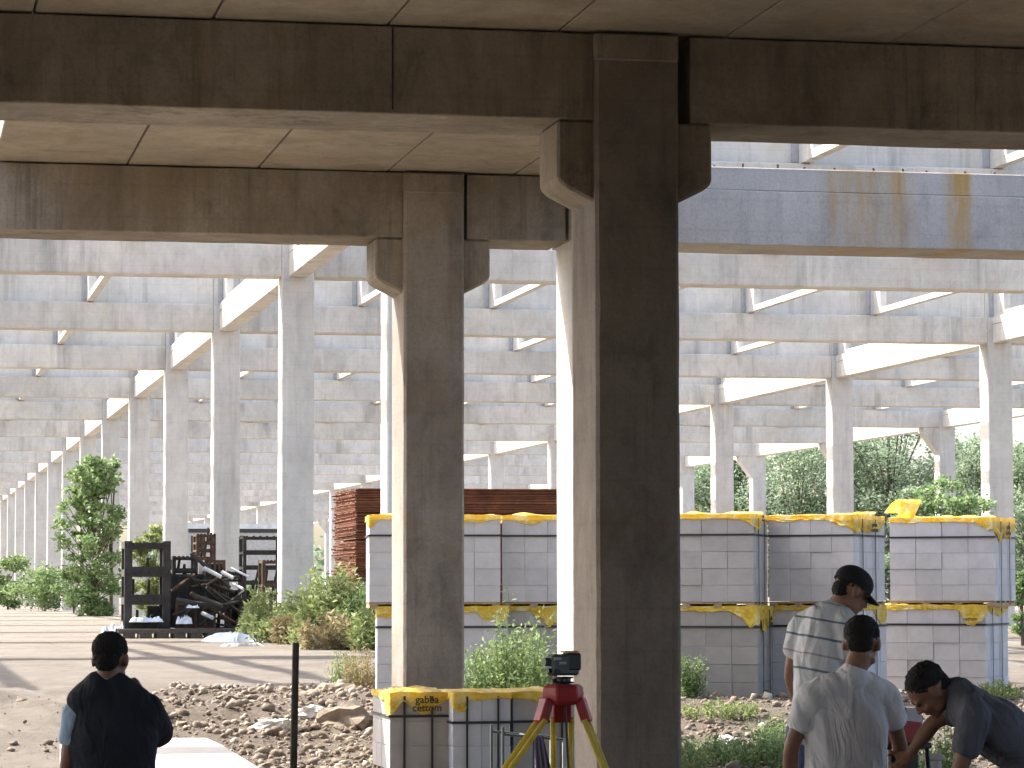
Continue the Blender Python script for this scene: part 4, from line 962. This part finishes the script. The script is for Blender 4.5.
MT['vestcloth']=cloth('dark vest cloth',(.020,.022,.032),1.0); MT['bluecloth']=cloth('light blue shirt cloth',(.42,.54,.68),.8)
MT['white']=cloth('white shirt cloth',(.84,.82,.83),1.2); MT['greypolo']=cloth('dark grey polo cloth',(.12,.12,.145),1.0)
MT['jeans']=cloth('blue jeans',(.10,.16,.30),.8); MT['work']=cloth('dark work trousers',(.04,.04,.045),.8); MT['khaki']=cloth('grey work trousers',(.14,.13,.13),.8)
T_=(.03,.10,.15)
MT['polo']=cloth('striped polo cloth',(.80,.82,.84),1.0,[(1.535,.007,T_),(1.43,.008,T_),(1.64,.004,(.3,.38,.45)),(1.335,.006,(.5,.33,.33)),(1.25,.008,(.10,.16,.22)),(1.70,.005,(.25,.33,.42))])
def V3(px,py,zc): return at(px,py,zc)
# man in the vest
zc=15.3; z0=-.2
def legs(J,cx,cy,z0,fw,spread=.13,hipz=None):
    f=Vector(fw).normalized(); l=Vector((f.y,-f.x,0)); hip=Vector((cx,cy,0))
    hz=hipz
    for s,k in (('L',-1),('R',1)):
        h=hip+l*k*.09; J['h'+s]=Vector((h.x,h.y,hz-.02)); a=hip+l*k*spread+f*.02*k; J['a'+s]=Vector((a.x,a.y,z0+.09)); J['k'+s]=(J['h'+s]+J['a'+s])/2+f*.02
    J['fwd']=f
J={}; J['head']=V3(111,659,zc); J['neck']=V3(107,686,zc-.03); J['sL']=V3(77,709,zc); J['sR']=V3(143,709,zc); J['eL']=V3(67,765,zc-.05); J['wL']=V3(70,812,zc+.15)
J['eR']=V3(160,738,zc+.18); J['wR']=V3(139,699,zc+.26); p=V3(112,800,zc); J['pel']=p; legs(J,p.x,p.y,z0,(.2,1,0),hipz=p.z-.06)
person('person',J,hquat((.40,.9,-.12)),'man in dark sleeveless vest over light blue shirt, seen from behind at bottom left','skin_dark','bluecloth','work',vest='vestcloth',
   hands={'R':((-.25,.05,.97),(-.7,-.5,0),1.3)},wide=1.08)
# glasses temple
# capped man
zc=16.9; z0=0.0
J={}; J['head']=V3(852,592,zc); J['neck']=V3(833,612,zc); J['sL']=V3(803,625,zc+.05); J['sR']=V3(848,626,zc-.16); J['eL']=V3(790,674,zc+.08); J['wL']=V3(801,710,zc+.28)
J['eR']=V3(852,675,zc-.12); J['wR']=V3(884,700,zc-.1); p=V3(817,716,zc+.0); J['pel']=p; legs(J,p.x-.0,p.y,z0,(.7,.7,0),hipz=p.z-.06)
person('person',J,hquat((.88,.12,-.52)),'man in black peaked cap and pale polo with dark stripes looking down','skin','polo','jeans',cap=True,polo=True,wide=.80,hr=.93)
# man in the white t-shirt
zc=15.0; z0=-.2
J={}; J['head']=V3(862,644,zc+.06); J['neck']=V3(853,677,zc+.0); J['sL']=V3(810,699,zc-.02); J['sR']=V3(886,696,zc+.1); J['eL']=V3(791,748,zc-.06); J['wL']=V3(790,800,zc+.08)
J['eR']=V3(899,741,zc+.16); J['wR']=V3(902,762,zc+.36); p=V3(842,790,zc-.05); J['pel']=p; legs(J,p.x,p.y,z0,(.25,1,0),hipz=p.z-.06)
person('person',J,hquat((.45,.85,-.35)),'man in plain white t-shirt seen from behind beside the capped man','skin_dark','white','khaki',wide=1.08,
   hands={'R':((.3,.7,-.3),(-.8,.4,.2),1.1)})
# bending man
zc=14.6
J={}; J['head']=V3(929,691,zc); J['neck']=V3(957,692,zc+.02); p=V3(1046,768,zc+.05); J['pel']=p
J['sL'],J['sR']=V3(975,716,zc-.18),V3(968,704,zc+.18)
J['eL']=V3(958,775,zc-.20); J['wL']=V3(920,800,zc-.1); J['eR']=V3(934,722,zc+.16); J['wR']=V3(911,752,zc+.18)
f=Vector((-1,.1,0)).normalized(); l=Vector((f.y,-f.x,0))
for s,k in (('L',-1),('R',1)):
    h=p+l*k*.09+Vector((.03,0,-.08)); J['h'+s]=h; a=Vector((h.x-.05,h.y+k*.03,-.2+.09)); J['a'+s]=a; J['k'+s]=(h+a)/2+f*.08
J['fwd']=f
person('person',J,hquat((-.60,.12,-.78),(-.72,0,.62)),'man in dark grey shirt bending forward at bottom right','skin_dark','greypolo','work',wide=1.12,hs=1.08,
   hands={'L':((-.5,.3,-.6),(.2,.6,-.1),.9),'R':((-.55,-.1,-.6),(-.5,-.5,.4),.9)})
# ---------------------------------------------------------------- things the men handle
MT['redplastic']=plain('red plastic',(.42,.025,.02),.4,.2,10); MT['paper']=plain('white paper',(.75,.77,.82),.7,.05)
t=V3(897,740,15.45); th=t.z+.19
r=empty('work_stand',(t.x,t.y,-.2),.2,'small black folding stand between the white shirt man and the bending man','stand')
bm=BM(); box(bm,-.13,.13,-.13,.13,th-.03,th); obj('stand_top',bm,MT['blk'],r,bevel=.006)
for sx in (-1,1):
    for sy in (-1,1): bm=BM(); bar(bm,(sx*.11,sy*.11,th-.03),(sx*.16,sy*.16,0),.012,8); obj('leg',bm,MT['greymetal'] if sx*sy>0 else MT['blk'],r)
bm=BM(); box(bm,-.12,.12,-.004,.004,th*.6,th-.04); obj('brace',bm,MT['blk'],r)
r2=empty('instrument_case',(t.x,t.y,-.2+th+.002),.15,'open red plastic case held between the men','case')
bm=BM(); bmo=bm
box(bm,-.10,.10,-.08,.08,0,.012); box(bm,-.10,-.09,-.08,.08,.012,.10); box(bm,.09,.10,-.08,.08,.012,.10); box(bm,-.0895,.0895,-.08,-.07,.012,.0995); box(bm,-.0895,.0895,.07,.08,.012,.0995); obj('case_body',bm,MT['redplastic'],r2)
bm=BM(); box(bm,-.10,.10,.082,.094,.08,.17); obj('lid',bm,MT['redplastic'],r2,bevel=.003)
bm=BM(); box(bm,-.11,.11,-.085,-.079,-.03,.0); obj('rim',bm,MT['blk'],r2)
q=V3(909,716,15.6); bm=BM(); vs=box(bm,-.07,.07,-.001,.001,-.04,.05); o=obj('paper_sheet',bm,MT['paper'],loc=q); o.rotation_euler=(math.radians(-35),0,.1); tag(o,'small white paper sheet held above the red case','paper')
a=V3(933,746,16.6); bm=BM(); lathe(bm,[(.05,0),(.045,a.z+.02),(.06,a.z+.03),(.062,a.z+.05),(.04,a.z+.06)],n=14); tag(obj('marker_post',bm,MT['ground_slab'],loc=(a.x,a.y,-.1)),'pale round post with a flared top beside the bending man','post')

for o in bpy.data.objects:
    if o.parent is None and 'label' in o: o['kind']='thing'
